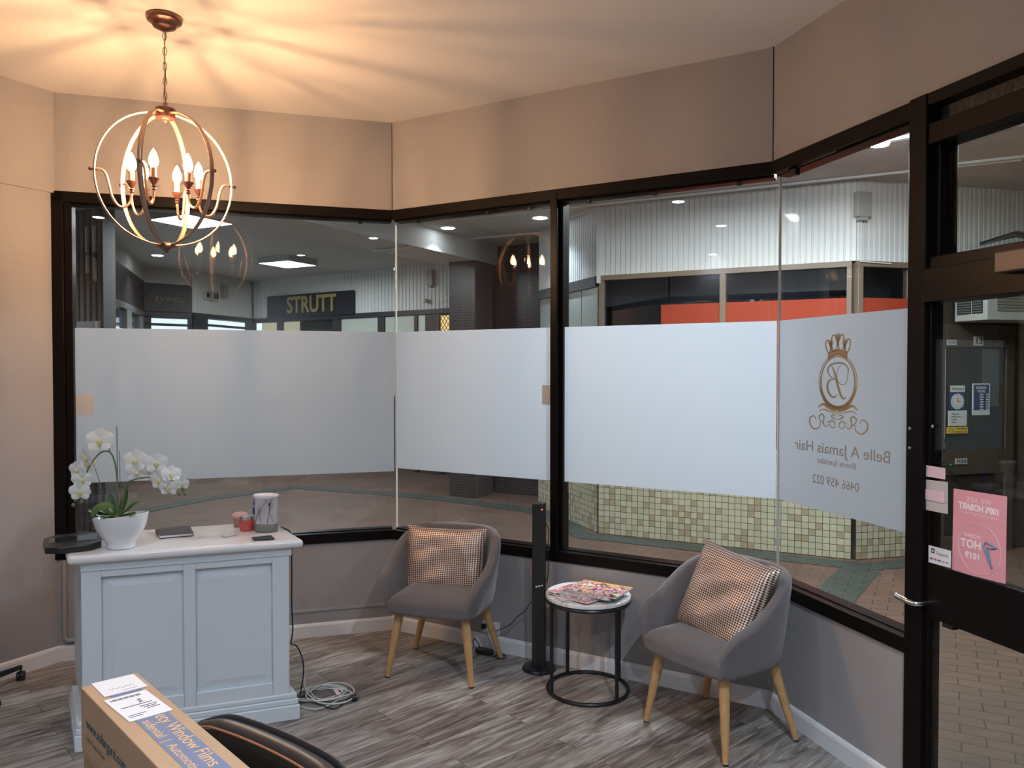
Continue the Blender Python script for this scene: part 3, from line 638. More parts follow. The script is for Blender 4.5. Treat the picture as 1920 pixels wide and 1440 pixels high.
def flower(px, py, size, yaw, pit, dd=-.01):
    s = size/42*.050*1.05; p = lo(px, py, dd)
    M = T(p) @ Rz(yaw) @ Matrix.Rotation(PI/2+pit, 4, 'X')   # local z -> towards the viewer
    b = MB()
    for a in (PI/2, PI/2+2.3, PI/2-2.3): petal(b, a, s*.98, s*.42, .12, M)
    for a in (.22, PI-.22): petal(b, a, s*1.05, s*.62, .05, M @ T(0, 0, .002))
    f = b.build('flower', PETAL, orc, smooth=True)
    l = MB().sphere((0, -s*.12, .004), s*.20, 8, 6, (1, 1.2, .8), M).sphere((0, -s*.34, .006), s*.10, 8, 6, M=M); l.build('lip', LIPY, f, smooth=True)
for a in ((187, 826, 46, .1, -.15), (161, 858, 34, -.5, .2), (144, 881, 32, -.3, .1), (154, 899, 33, .3, .2), (150, 922, 36, .1, .15), (166, 872, 26, .6, .1, .02),
          (254, 864, 44, -.1, -.1), (257, 886, 34, .3, .3), (274, 877, 36, .0, .0, .015), (293, 868, 38, .25, .0), (299, 900, 38, -.3, .15), (321, 889, 32, .4, -.2), (315, 914, 34, -.1, .25), (341, 907, 24, .3, .3)):
    flower(*a)
for px, py in ((136, 930), (141, 938), (137, 947), (152, 941), (336, 926), (343, 918), (347, 926)):
    MB().sphere(lo(px, py), .0075, 8, 6, (1, 1, 1.3)).build('bud', STEM, orc, smooth=True)

# payment terminal tray, notebook, burner, jars, cards -------------------------
tz = HT+.002
def flatprism(name, label, cat, pxs, z, h, m, bev=.002, part='slab'):
    pts = [fl(px, py, z+h) for px, py in pxs]; c = sum(pts, Vector())/len(pts)
    t = thing(name, label, cat, (c.x, c.y, z)); o = MB().prism([(p.x-c.x, p.y-c.y) for p in pts], 0, h).build(part, m, t, bevel=bev); return t, c
TZH = .028
t, c = flatprism('display_case_tray', 'black glass-topped tray overhanging the left end of the counter', 'tray', ((80, 1018), (82, 1009), (108, 1002), (180, 997), (192, 1001), (190, 1014), (172, 1020), (110, 1027), (84, 1027)), tz, TZH, BLACKP, .004, 'case')
def inset(pxs, m, name):
    pts = [fl(px, py, tz+TZH) for px, py in pxs]; MB().prism([(p.x-c.x, p.y-c.y) for p in pts], TZH-.001, TZH+.002).build(name, m, t)
inset(((92, 1019), (93, 1010), (183, 1001), (180, 1012)), mat('tray_glass', (.03, .035, .035), .05), 'glass_top')
t, c = flatprism('notebook', 'closed dark grey notebook lying on the counter behind the bowl', 'notebook', ((291, 992), (356, 985), (363, 999), (300, 1004)), tz, .014, mat('notebook_cover', (.06, .06, .062), .5), .001, 'cover')
pts = [fl(px, py, tz+.012) for px, py in ((293, 993), (355, 986), (361.5, 1000), (299.5, 1005.5))]
MB().prism([(p.x-c.x, p.y-c.y) for p in pts], .003, .0115).build('pages', PAPER, t)
pts = [fl(px, py, tz+.015) for px, py in ((350, 985.6), (354, 985.2), (361, 999.4), (357, 999.8))]
MB().prism([(p.x-c.x, p.y-c.y) for p in pts], .0142, .0155).build('elastic_band', BLACKP, t)
t, c = flatprism('business_card', 'small white card lying flat on the counter', 'card', ((413, 1003), (428, 998), (445, 1001), (424, 1006)), tz, .004, PAPER, 0, 'card')
t, c = flatprism('metal_card_case', 'dark metal card holder in front of the wax burner', 'card holder', ((472, 1007), (508, 1003), (515, 1009), (476, 1011)), tz, .007, mat('card_case_metal', (.10, .10, .10), .2, metal=1), .001, 'case')
bc = on_top(499, 996)
t = thing('wax_burner', 'white oval wax burner printed with bare black trees on a grey base', 'burner', (bc.x, bc.y, tz))
BG = mat('burner_grey', (.19, .19, .17), .6); BW = mat('burner_shade', (.50, .48, .50), .35, noise=.12, nscale=12); INK = mat('tree_ink', (.02, .02, .025), .5)
def ov(rx, z, q=.72, n_=40): return [(rx*math.cos(2*PI*i/n_), rx*q*math.sin(2*PI*i/n_), z) for i in range(n_)]
MB().loft([ov(.055, 0), ov(.058, .006), ov(.058, .036), ov(.054, .040)]).build('base', BG, t, smooth=True)
sh = MB().loft([ov(.0545, .040), ov(.0545, .168)], cap=False).loft([ov(.051, .040), ov(.051, .168)], cap=False).build('shade', BW, t, smooth=True)
MB().loft([ov(.0545, .164), ov(.062, .170), ov(.063, .178), ov(.059, .181), ov(.054, .176), ov(.040, .166), ov(.002, .164)], cap=True).build('dish', CERAMIC, t, smooth=True)
tr = MB()
def bpt(u_, z): # point on oval front, u_ in -1..1
    a = -PI/2+u_*1.25; return (.0552*math.cos(a), .0552*.72*math.sin(a), z)
def branch(u_, z, du, dz, w_, lvl):
    nsteps = 5; pts = []
    for i in range(nsteps+1): pts.append(bpt(u_+du*i/nsteps+.02*math.sin(i*2.1+u_*9), z+dz*i/nsteps))
    tr.tube(pts, [w_*(1-.6*i/nsteps) for i in range(nsteps+1)], 5)
    if lvl > 0:
        for q in (.35, .6, .85):
            s = 1 if (int(q*100)+lvl) % 2 else -1
            branch(u_+du*q, z+dz*q, du*.5+s*.16, dz*.55, w_*.6, lvl-1)
branch(-.75, .044, .55, .075, .0012, 2); branch(.25, .042, .30, .11, .0014, 2); branch(-.2, .042, -.12, .06, .0008, 1); branch(.75, .046, -.25, .04, .0009, 1)
branch(.10, .163, .28, -.035, .0009, 1)
tr.tube([bpt(.38, .128), bpt(.43, .138), bpt(.47, .144)], [.0015, .0045, .001], 8)
tr.build('tree_print', INK, sh, smooth=True)
jc = on_top(464, 994)
t = thing('candle_jar', 'red candle in a glass jar with a silver lid', 'candle', (jc.x, jc.y, tz))
MB().lathe([(.0001, 0), (.034, 0), (.037, .004), (.037, .046), (.033, .054), (.0001, .054)], 28).build('wax_jar', mat('red_wax', (.55, .07, .06), .12, coat=.6), t, smooth=True)
MB().lathe([(.0001, .054), (.035, .054), (.035, .070), (.033, .072), (.0001, .072)], 28).build('lid', SILVER, t, smooth=True)
jc = on_top(450, 986.5)
t = thing('candle_jar', 'tan jar with a soft pink cover, behind the red candle', 'candle', (jc.x, jc.y, tz))
MB().lathe([(.0001, 0), (.030, 0), (.031, .004), (.031, .040), (.0001, .042)], 24).build('jar', mat('tan_jar', (.42, .24, .16), .4), t, smooth=True)
MB().lathe([(.0001, .040), (.033, .040), (.040, .052), (.038, .062), (.026, .068), (.0001, .070)], 24).build('cover', mat('pink_cover', (.72, .40, .40), .7), t, smooth=True)
jc = on_top(483, 980.5)
t = thing('blue_bottle', 'bright blue plastic bottle cap showing behind the wax burner', 'bottle', (jc.x, jc.y, tz))
MB().lathe([(.0001, 0), (.022, 0), (.024, .01), (.024, .080), (.010, .088), (.0001, .09)], 20).build('bottle', BLUE, t, smooth=True)
MB().lathe([(.0001, .088), (.018, .09), (.022, .105), (.018, .118), (.0001, .122)], 12).build('cap', BLUE, t, smooth=True)

# cables near the counter ----------------------------------------------------
cp = [fl(528, 989, tz+.004), fl(536, 992, tz+.004)]
side = lambda px, py, dd: at(px, py, dd)
tag(MB().tube(smooth_path([cp[0], cp[1], at(545, 1003, 3.80), at(547, 1060, 3.80), at(547, 1130, 3.80), at(549, 1180, 3.78), at(546, 1207, 3.78), at(556, 1211, 3.74), at(567, 1235, 3.70), at(569, 1262, 3.66), fl(565, 1290, .06), fl(560, 1318, .006), fl(556, 1336, .006)], 6), .0035, 7).build('burner_cable', BLACKP, None, smooth=True), 'black power cable running down the right side of the counter', 'cable')
t = thing('plug_lead', 'black lead ending in a plug lying on the floor', 'cable', tuple(fl(600, 1320)))
o0 = fl(600, 1320)
MB().tube(smooth_path([fl(560, 1308, .012)-o0, fl(575, 1305, .014)-o0, fl(592, 1318, .012)-o0, fl(625, 1329, .005)-o0, fl(640, 1322, .006)-o0, fl(652, 1311, .008)-o0], 7), .0032, 7).build('lead', BLACKP, t, smooth=True)
a = fl(650, 1312, .010)-o0; b_ = fl(672, 1307, .018)-o0; dr = (b_-a).normalized()
MB().tube([a, a+dr*.022, a+dr*.030, a+dr*.05], [.005, .009, .018, .018], 12).tube([a+dr*.05, a+dr*.062], .003, 6).build('plug', BLACKP, t, smooth=True)
t = thing('cable_coil', 'tangled coil of white extension cable on the floor beside the counter', 'cable', tuple(fl(600, 1305)))
o0 = fl(600, 1305); cb = MB()
for k in range(5):
    cx_, cy_ = fl(604+6*k-8, 1304+2*(k % 3), 0).xy-o0.xy; rr = .085+.015*(k % 3); pts = []
    for i in range(28):
        a = 2*PI*i/28; q = 1+.14*math.sin(2*a+k*1.3)+.08*math.sin(3*a+k*2.1); pts.append((cx_+rr*q*math.cos(a)*1.25, cy_+rr*q*.9*math.sin(a), .006+.005*k+.003*math.sin(3*a+k)))
    cb.tube(pts, .0038, 6, True)
cb.tube(smooth_path([fl(573, 1262, .07)-o0, fl(571, 1280, .03)-o0, fl(575, 1298, .03)-o0, fl(590, 1312, .02)-o0], 6), .0042, 6)
cb.tube(smooth_path([fl(556, 1322, .006)-o0, fl(590, 1330, .006)-o0, fl(625, 1318, .006)-o0, fl(645, 1300, .006)-o0, fl(632, 1291, .01)-o0], 6), .0038, 6)
cb.build('cable', CABLEW, t, smooth=True)
lp = fl(632, 1298, .03)-o0; MB().box(-.022, .022, -.010, .010, 0, .0015, T(lp) @ Rz(-.9) @ Matrix.Rotation(.3, 4, 'Y')).build('tag', PINKL, t)

# ------------------------------------------------------------------ tub chairs
def tub_chair(name, label, x, y, rz):
    t = thing(name, label, 'chair', (x, y, 0), rz, 'grey tub chairs')
    path = []
    W_, D_ = .285, .262
    for i in range(9): path.append((-W_+.026*(1-i/8)**2, -.245+.245*i/8))
    for i in range(1, 24):
        a = PI-PI*i/24; ca, sa = math.cos(a), math.sin(a)
        path.append((W_*math.copysign(abs(ca)**.82, ca), D_*abs(sa)**.82))
    for i in range(9): path.append((W_-.026*(i/8)**2, 0-.245*i/8))
    m_ = len(path); loops = []
    for i, (px, py) in enumerate(path):
        a = Vector(path[max(0, i-1)]); b = Vector(path[min(m_-1, i+1)]); tt = (b-a).normalized(); nn = Vector((-tt.y, tt.x))   # outward (path goes left->back->right : left normal = outward)
        e = min(i, m_-1-i)
        s_ = max(0, min(1, (py+.20)/.44)); s_ = s_*s_*(3-2*s_); zt = .560+.195*s_
        if e == 0: zt -= .060
        elif e == 1: zt -= .022
        elif e == 2: zt -= .006
        th = .030 if e > 1 else (.026 if e == 1 else .016)
        zb = .350 if e > 0 else .362
        lo_ = .86   # tuck in at the foot
        c = Vector((px, py)); cb_ = Vector((px*lo_, py*lo_ if py > 0 else py*.97)); prof_ = []
        for (o, z, k) in ((th, zt-.028, 0), (th*.72, zt-.008, 0), (0, zt, 0), (-th*.72, zt-.008, 0), (-th, zt-.028, 0), (-th, (zt+zb)/2+.05, .45), (-th, zb+.05, .9), (-th*.7, zb+.004, 1), (0, zb, 1), (th*.7, zb+.004, 1), (th, zb+.05, .9), (th, (zt+zb)/2+.05, .42)):
            q = c.lerp(cb_, k)+nn*o; prof_.append((q.x, q.y, z))
        loops.append(prof_)
    MB().loft(loops).build('shell', FABRIC, t, sub=1)
    # seat cushion, crowned
    b = MB(); nx, ny = 14, 14
    def seatpt(i, j, up):
        u_ = -1+2*i/nx; v_ = j/ny; yv = -.262+.44*v_; wx = .232-(.03*max(0, v_-.5)*2)**1
        xv = u_*wx; zr = .452+.010*(1-u_*u_)*(1-abs(2*v_-1)**2)
        edge = max(abs(u_)**8, abs(2*v_-1)**8); zr -= .030*edge
        if v_ == 0: yv += .006
        return (xv, yv+.018*(u_*u_)*(1-v_), zr if up else .345+.006*edge)
    g = [seatpt(i, j, True) for j in range(ny+1) for i in range(nx+1)]; h = [seatpt(i, j, False) for j in range(ny+1) for i in range(nx+1)]
    k = len(g); n1 = nx+1; fs = []
    for j in range(ny):
        for i in range(nx):
            q = (j*n1+i, j*n1+i+1, (j+1)*n1+i+1, (j+1)*n1+i); fs += [q, tuple(reversed([a+k for a in q]))]
    ring = [i for i in range(nx+1)]+[j*n1+nx for j in range(1, ny+1)]+[ny*n1+i for i in range(nx-1, -1, -1)]+[j*n1 for j in range(ny-1, 0, -1)]
    for a, c in zip(ring, ring[1:]+ring[:1]): fs.append((a, a+k, c+k, c))
    b.add(g+h, fs); b.build('seat', FABRIC, t, bevel=.022, seg=3)
    MB().prism([(-.20, -.20), (.20, -.20), (.19, .17), (-.19, .17)], .338, .350).build('seat_base', BLACKP, t)
    for sx, sy in ((-1, -1), (1, -1), (-1, 1), (1, 1)):
        fx = .237 if sy < 0 else .262; fy = -.212 if sy < 0 else .215
        a = Vector((sx*(.185 if sy < 0 else .165), sy*.165, .352)); f = Vector((sx*fx, fy, .006))
        lg = MB().tube([a, a.lerp(f, .25), f], [.024, .0235, .0135], 16).build('leg', WOOD, t, smooth=True)
        MB().lathe([(.0001, 0), (.0135, 0), (.0135, .006), (.0001, .006)], 14, T(f.x, f.y, 0)).build('foot_pad', BLACKP, lg)
    return t
def cushion(name, label, size, M, puff=.075, seed=1):
    b = MB(); n_ = 28; rnd = random.Random(seed); ph = [rnd.random()*6 for _ in range(6)]
    def p_(i, j, s):
        u_ = -1+2*i/n_; v_ = -1+2*j/n_
        pin = .13; x = u_*(1-pin*(1-abs(v_)**2.2)*.55*abs(u_)**3); y = v_*(1-pin*(1-abs(u_)**2.2)*.55*abs(v_)**3)
        e = max(0, (1-u_**4)*(1-v_**4)); th_ = puff*e**.55
        wr = .004*math.sin(5*u_+3*v_+ph[0])*e+.003*math.sin(-4*u_+9*v_+ph[1])*e+.0045*math.sin(7*(u_-v_)+ph[2])*e*(v_ < .3)
        return (x*size/2, s*th_*.5+(wr if s < 0 else 0), y*size/2)
    for s in (-1, 1):
        vs = [p_(i, j, s) for j in range(n_+1) for i in range(n_+1)]
        b.add(vs, [(j*(n_+1)+i, j*(n_+1)+i+1, (j+1)*(n_+1)+i+1, (j+1)*(n_+1)+i) for j in range(n_) for i in range(n_)])
    o = b.build(name, PILLOW, None, sub=1, uv=lambda c: (c.x, c.z))
    o.matrix_world = M; return tag(o, label, 'cushion', 'rose gold cushions')
CH1 = (-.377, 4.180, math.radians(-16.5)); CH2 = (.935, 3.452, math.radians(-56.7))
tub_chair('tub_chair', 'grey fabric tub chair between the white counter and the black tower, cushion upright', *CH1)
tub_chair('tub_chair', 'grey fabric tub chair in the corner beside the door, cushion tilted', *CH2)
cushion('cushion', 'rose gold woven cushion standing upright in the chair nearer the counter', .475, T(CH1[0], CH1[1], 0) @ Rz(CH1[2]) @ T(-.022, .075, .572) @ Rz(.06) @ Matrix.Rotation(-.22, 4, 'X') @ Matrix.Diagonal((1, 1, .80, 1)), .10, 3)
cushion('cushion', 'rose gold woven cushion leaning tilted in the chair by the door', .50, T(CH2[0], CH2[1], 0) @ Rz(CH2[2]) @ T(.015, .035, .610) @ Matrix.Rotation(-.40, 4, 'X') @ Matrix.Rotation(math.radians(7), 4, 'Y') @ Matrix.Diagonal((.90, 1, .86, 1)), .13, 9)

# ------------------------------------------------------------------ side table with magazines
TC = (.390, 3.888)
t = thing('side_table', 'round marble topped side table on a black wire frame between the chairs', 'side table', (TC[0], TC[1], 0))
MB().lathe([(.0001, .478), (.212, .478), (.217, .482), (.217, .496), (.213, .500), (.0001, .500)], 64).build('tabletop', MARBLE, t, smooth=True)
MB().tube([(.209*math.cos(a*PI/36), .209*math.sin(a*PI/36), .468) for a in range(72)], .010, 8, True).build('top_ring', BLACKM, t, smooth=True)
MB().tube([(.205*math.cos(a*PI/36), .205*math.sin(a*PI/36), .010) for a in range(72)], .010, 8, True).build('bottom_ring', BLACKM, t, smooth=True)
for px, py in ((1040.6, 1303), (1061, 1264), (1151.7, 1316), (1165, 1276)):
    p = fl(px, py, .0)-Vector((TC[0], TC[1], 0)); p = p.normalized()*.203
    MB().tube([(p.x, p.y, .012), (p.x, p.y, .470)], .0095, 8).build('leg', BLACKM, t, smooth=True)
C1 = [(.75, .3, .35), (.8, .7, .7), (.2, .12, .12), (.75, .72, .70), (.7, .15, .25), (.3, .28, .3)]
C2 = [(.85, .55, .1), (.75, .30, .25), (.8, .72, .66), (.72, .2, .35), (.12, .08, .07), (.35, .30, .08), (.85, .8, .8), (.6, .12, .25)]
C3 = [(.72, .7, .68), (.5, .48, .48), (.8, .78, .76), (.15, .13, .13)]
mags = (('glossy magazine with grey and white cover, bottom of the pile', .006, (1068, 1112), .5, .20, .27, C3), ('glossy magazine with red and white cover sticking out to the left', .007, (1085, 1113), -.62, .20, .27, C1),
        ('glossy magazine with pale cover, half hidden in the pile', .007, (1112, 1118), -.28, .19, .26, C3), ('glossy magazine with dark picture, under the colourful one', .006, (1118, 1113), -.50, .20, .27, C1), ('colourful yellow and pink celebrity magazine on top of the pile', .007, (1125, 1105), -.38, .205, .275, C2))
z = .5005
for i, (lab, h, px, rz, ww, hh, cc) in enumerate(mags):
    p = fl(px[0], px[1], z+h); p.x = TC[0]+max(-.05, min(.06, p.x-TC[0])); p.y = TC[1]+max(-.05, min(.05, p.y-TC[1]))
    t = thing('magazine', lab, 'magazine', (p.x, p.y, z), rz-.17, 'magazines on the side table')
    MB().box(-hh/2, hh/2, -ww/2, ww/2, .0004, h-.0005).build('pages', PAPER, t, bevel=.001)
    cov = MB(); cov.box(-hh/2, hh/2, -ww/2-.001, ww/2, h-.0005, h+.0003).box(-hh/2, hh/2, -ww/2-.001, ww/2, 0, .0004)
    cov.build('cover', printed('cover_print_%d' % i, cc, 34+7*i), t); z += h+.0010
    if i == 4:
        MB().box(-hh/2, hh/2, ww/2-.012, ww/2, h+.0003, h+.0009).build('masthead', mat('masthead_yellow', (.85, .50, .05), .3), t)

# ------------------------------------------------------------------ tower on a round base
tc_ = fl(1011, 1254)
t = thing('tower_heater', 'slim black tower on a round base with a small red light', 'tower heater', (tc_.x, tc_.y, 0), math.radians(-8))
TH_ = .915
MB().lathe([(.0001, 0), (.094, 0), (.095, .008), (.088, .016), (.03, .022), (.0001, .022)], 40).build('base', BLACKP, t, smooth=True)
MB().box(-.036, .036, -.034, .034, .018, TH_).build('column', BLACKP, t, bevel=.006, seg=3)
MB().box(-.034, .034, -.032, .032, TH_, TH_+.005).build('top_cap', mat('tower_cap', (.25, .25, .26), .15, metal=.8), t, bevel=.002)
MB().lathe([(.0001, 0), (.0035, 0), (.0001, .002)], 10, T(.018, -.034, TH_-.03) @ Matrix.Rotation(PI/2, 4, 'X')).build('indicator', emis('red_led', (1, .03, .03), 12), t)
MB().sphere((-.012, -.036, .462), .009, 10, 8, (1, .5, .8)).sphere((.004, -.037, .466), .009, 10, 8, (1, .5, .8)).sphere((.018, -.036, .470), .007, 10, 8, (1, .5, .8)).build('badge', SILVER, t, smooth=True)
MB().tube(smooth_path([(.036, .02, .80), (.050, .02, .76), (.048, .022, .70), (.042, .022, .66), (.048, .022, .55), (.040, .022, .47)], 5), .0028, 6).build('cord_loop', BLACKP, t, smooth=True)
ox, oz = B_.on(922, 1176)
t = thing('power_socket', 'white double power socket above the baseboard behind the left chair', 'socket', M=B_.M @ T(ox, -.001, oz))
MB().box(-.058, .058, -.012, 0, -.036, .036).build('plate', WHITE, t, bevel=.003)
MB().lathe([(.0001, -.0), (.017, 0), (.016, .016), (.0001, .018)], 14, T(-.042, -.012, .004) @ Matrix.Rotation(PI/2, 4, 'X')).build('plug', BLACKP, t, smooth=True)
e0 = B_.w(ox+.02, -.020, oz-.02)
tag(MB().tube(smooth_path([e0, at(955, 1172, 4.30), at(968, 1158, 4.28), at(985, 1145, 4.24), at(992, 1133, 4.2), at(998, 1128, 4.18)], 6), .0026, 6).build('tower_cable', BLACKP, None, smooth=True), 'thin black cable strung between the socket and the black tower', 'cable')
p = fl(908, 1226)
t = thing('power_adapter', 'black power brick with looped lead under the left chair', 'power adapter', (p.x, p.y, 0), B_.ang)
MB().box(-.05, .05, -.022, .022, 0, .03).build('brick', BLACKP, t, bevel=.004)
MB().tube([(.11+.032*math.cos(a*PI/12), .032*math.sin(a*PI/12), .005) for a in range(24)], .003, 6, True).tube(smooth_path([(.05, 0, .012), (.08, -.02, .006), (.11, -.032, .006)], 5), .003, 6).tube(smooth_path([(-.05, 0, .02), (-.075, .0, .04), (-.08, .02, .07), (-.06, .04, .03), (-.04, .02, .008)], 5), .003, 6).build('lead', BLACKP, t, smooth=True)
# conduit in the left corner
q0 = A_.w(.035, -.016, 0)
tag(MB().tube(smooth_path([(q0.x, q0.y, .57), (q0.x, q0.y, .30), (q0.x, q0.y, .16), tuple(A_.w(.045, -.016, .125)), tuple(A_.w(.10, -.016, .115)), tuple(A_.w(.6, -.016, .115))], 5), .013, 10).build('wall_conduit', WALL, None, smooth=True), 'painted conduit running down the left corner and along the wall', 'pipe')

# ------------------------------------------------------------------ castor chair base at the far left
sx_, sy_ = -2.68, 3.66
t = thing('stool', 'black swivel stool with castors at the left wall', 'stool', (sx_, sy_, 0), math.radians(8))
MB().lathe([(.0001, .05), (.03, .05), (.03, .10), (.022, .12), (.022, .46), (.0001, .46)], 16).build('column', BLACKM, t, smooth=True)
MB().lathe([(.0001, .46), (.13, .46), (.15, .48), (.15, .52), (.13, .54), (.0001, .545)], 28).build('seat', LEATHER, t, smooth=True)
for k, (a, rr) in enumerate(((69, .355), (-4, .17), (-76, .24), (200, .16), (140, .15))):
    a = math.radians(a); c_, s_ = math.cos(a), math.sin(a)
    lg = MB().tube([(0, 0, .085), (c_*rr*.5, s_*rr*.5, .082), (c_*rr, s_*rr, .070)], [.022, .018, .012], 8).build('leg', BLACKP, t, smooth=True)
    R_ = T(c_*rr, s_*rr, .024) @ Rz(a+.6) @ Matrix.Rotation(PI/2, 4, 'X')
    MB().lathe([(.0001, -.020), (.018, -.020), (.024, -.016), (.024, -.003), (.010, -.002), (.010, .002), (.024, .003), (.024, .016), (.018, .020), (.0001, .020)], 20, R_).tube([(c_*rr, s_*rr, .03), (c_*rr, s_*rr, .07)], .006, 8).build('castor', BLACKP, lg, smooth=True)

# ------------------------------------------------------------------ cartons and salon chair in front
ZB = .78
k0 = fl(147, 1284, ZB); k1 = fl(257, 1261, ZB); k2 = fl(470, 1440, ZB)
ax = (k2-k1); ax.z = 0; ax.normalize(); wd = Vector((-ax.y, ax.x, 0)); wdt = abs((k0-k1).dot(wd))
wl = -wd if (k0-k1).dot(wd) > 0 else wd     # points from the left edge to the right edge
F0 = k1-wl*wdt                              # far left corner (square box)
bx = thing('carton', 'long cardboard box with blue printed stripe and white labels, in front of the counter', 'box', (F0.x, F0.y, ZB-.165), math.atan2(ax.y, ax.x))
# local x along the box, local y to its right edge (or left)
sgn = 1 if Vector((-ax.y, ax.x, 0)).dot(wl) > 0 else -1
def yl(v): return sgn*v
BL = 1.15
y0, y1 = sorted((0, yl(wdt)))
MB().box(0, BL, y0, y1, 0, .165).build('body', CARD, bx, bevel=.002)
def strip(name, x0, x1, a, b, z0, z1, m, par=bx): y_0, y_1 = sorted((yl(a), yl(b))); return MB().box(x0, x1, y_0, y_1, z0, z1).build(name, m, par)
ztp = .165
strip('blue_stripe', .0, BL, wdt*.27, wdt*.80, ztp, ztp+.0008, LABELB)
def lab(name, px, zoff, m=PAPER):
    p = [fl(a, b, ZB) for a, b in px]; inv = (T(F0.x, F0.y, 0) @ Rz(math.atan2(ax.y, ax.x))).inverted(); q = [inv @ v for v in p]
    return MB().prism([(v.x, v.y) for v in q], ztp+zoff, ztp+zoff+.0008).build(name, m, bx), q
l1, q1 = lab('shipping_label', ((171, 1283), (250, 1264.5), (277, 1287.5), (196, 1308)), .0010)
l2, q2 = lab('shipping_label', ((194, 1315), (273, 1294), (324, 1332), (243, 1355)), .0010)
def print_on(q, lines, par, z):
    # q corners: far-left, far-right, near-right, near-left
    for u0, u1, v0, v1 in lines:
        P = lambda u_, v_: (q[0].lerp(q[1], u_)).lerp(q[3].lerp(q[2], u_), v_)
        c4 = [P(u0, v0), P(u1, v0), P(u1, v1), P(u0, v1)]
        MB().prism([(v.x, v.y) for v in c4], z, z+.0004).build('print', DKI if v1-v0 > .0 else GREYINK, par)
print_on(q2, [(.10+.045*i, .10+.045*i+.03*(1 if i % 3 else .6), .08, .15) for i in range(16)]+[(.12, .85, .47, .49), (.5, .9, .56, .58), (.55, .85, .62, .64), (.6, .9, .68, .70), (.08, .5, .80, .815), (.08, .4, .86, .875)], l2, ztp+.0018)
print_on(q1, [(.2+.05*i, .235+.05*i, .66+.04*math.sin(i*2.3), .68+.04*math.sin(i*2.3)) for i in range(12)]+[(.45, .8, .86, .87)], l1, ztp+.0018)
GOLDP = mat('carton_gold_print', (.72, .42, .18), .6); TEALP = mat('carton_teal_print', (.03, .09, .11), .6)
# top lettering reads along the box from far end to near, letters upright towards the right edge
rot = Rz(0)
def toptext(s, x, y, size, m, z=ztp+.0010, name='lettering', xs=1): return text(s, size, m, bx, T(x, yl(y), z) @ Rz(0 if sgn > 0 else 0), name=name, ext=.0003, align='LEFT', xs=xs)
BINV = (T(F0.x, F0.y, 0) @ Rz(math.atan2(ax.y, ax.x))).inverted()
def toptext2(s, pa, pb, size):
    a = BINV @ fl(*pa, ZB); b = BINV @ fl(*pb, ZB); o = toptext(s, 0, 0, size, GOLDP); ww = max(v.co.x for v in o.data.vertices)
    o.matrix_local = T(a.x, (a.y+b.y)/2, ztp+.0010) @ Matrix.Diagonal(((b.x-a.x)/ww, 1, 1, 1))
toptext2('ety Window Films', (300, 1340), (404, 1435), .046); toptext2('sidential  |  Automotive', (270, 1353), (378, 1448), .032)
text('7010', .014, DKI, l2, T(.205, yl(wdt*.60), ztp+.0022) @ Rz(PI), ext=.0002)
# left side lettering
sideM = T(.05, yl(-.0008), .085) @ FACE if sgn > 0 else T(.05, yl(-.0008), .085) @ Rz(PI) @ FACE
text('www.solargard.com', .040, TEALP, bx, sideM, ext=.0003, align='LEFT')
text('Solar Control Films', .020, mat('faint_print', (.22, .16, .09), .7), bx, T(.05, -.0008, .045) @ FACE, ext=.0003, align='LEFT')
# carton underneath
MB_ = thing('carton', 'brown cardboard carton standing underneath the long printed box', 'box', (F0.x, F0.y, 0), math.atan2(ax.y, ax.x))
MB().box(.004, .24, min(yl(.004), yl(wdt-.004)), max(yl(.004), yl(wdt-.004)), 0, ZB-.166).build('body', CARDB, MB_, bevel=.002)
MB().box(.002, .238, yl(.002)-.0, yl(.004), ZB-.180, ZB-.1665).build('tape_edge', CARD, MB_)

# salon chair: the padded top of its back shows
CZ = .75; b0 = fl(352, 1321, CZ); b1 = fl(625, 1443, CZ)
cc = (b0+b1)/2; dirb = (b1-b0); dirb.z = 0; bw_ = dirb.length+.10; rzc = math.atan2(dirb.y, dirb.x)
cc = cc+dirb.normalized()*.055
t = thing('salon_chair', 'black leather salon chair back with orange sheen coloured onto its seam beside the long box', 'chair', (cc.x, cc.y, 0), rzc)
def backloops(o_in, o_out, zlow, ztop_f, hw):
    L = []; n_ = 26
    for i in range(n_+1):
        u_ = -1+2*i/n_; x = u_*hw; yc = .02-.045*(abs(u_)**2.2); zt = ztop_f(u_); endr = (1-abs(u_)**10)
        prof_ = []
        for (o, z) in ((-1, zlow), (-1, zt-.045), (-.8, zt-.014), (-.25, zt), (.4, zt-.002), (.9, zt-.018), (1, zt-.05), (1, zlow)):
            off = o_in if o < 0 else o_out; prof_.append((x, yc+o*off*(.35+.65*endr), z))
        L.append(prof_)
    return L
zf = lambda u_: CZ-.050*max(0, abs(u_)-.55)**1.5*3.5
MB().loft(backloops(.030, .034, .52, zf, bw_/2)).build('backrest', mat('leather_rim', (.03, .024, .022), .36), t, sub=1)
MB().loft([[(q[0], q[1]-.030, q[2]-.010) for q in l] for l in backloops(.016, .004, .525, zf, bw_/2-.006)]).build('front_pad', LEATHER, t, sub=1)
MB().loft([[(q[0], q[1]+.034, q[2]+.000) for q in l] for l in backloops(.006, .014, .52, zf, bw_/2)]).build('back_shell', mat('back_shell_black', (.03, .028, .028), .35), t, sub=1)
MB().tube([( -bw_/2*.97+bw_*.97*i/30, .02-.045*abs(-.97+1.94*i/30)**2.2-.040, zf(-.97+1.94*i/30)-.006) for i in range(31)],   .0030, 6).build('piping', mat('orange_seam_sheen', (.30, .11, .05), .5), t, smooth=True)  # seam tube coloured orange to carry the chandelier's sheen
MB().box(-.22, .22, -.42, -.06, .42, .50).build('seat', LEATHER, t, bevel=.03, seg=4)
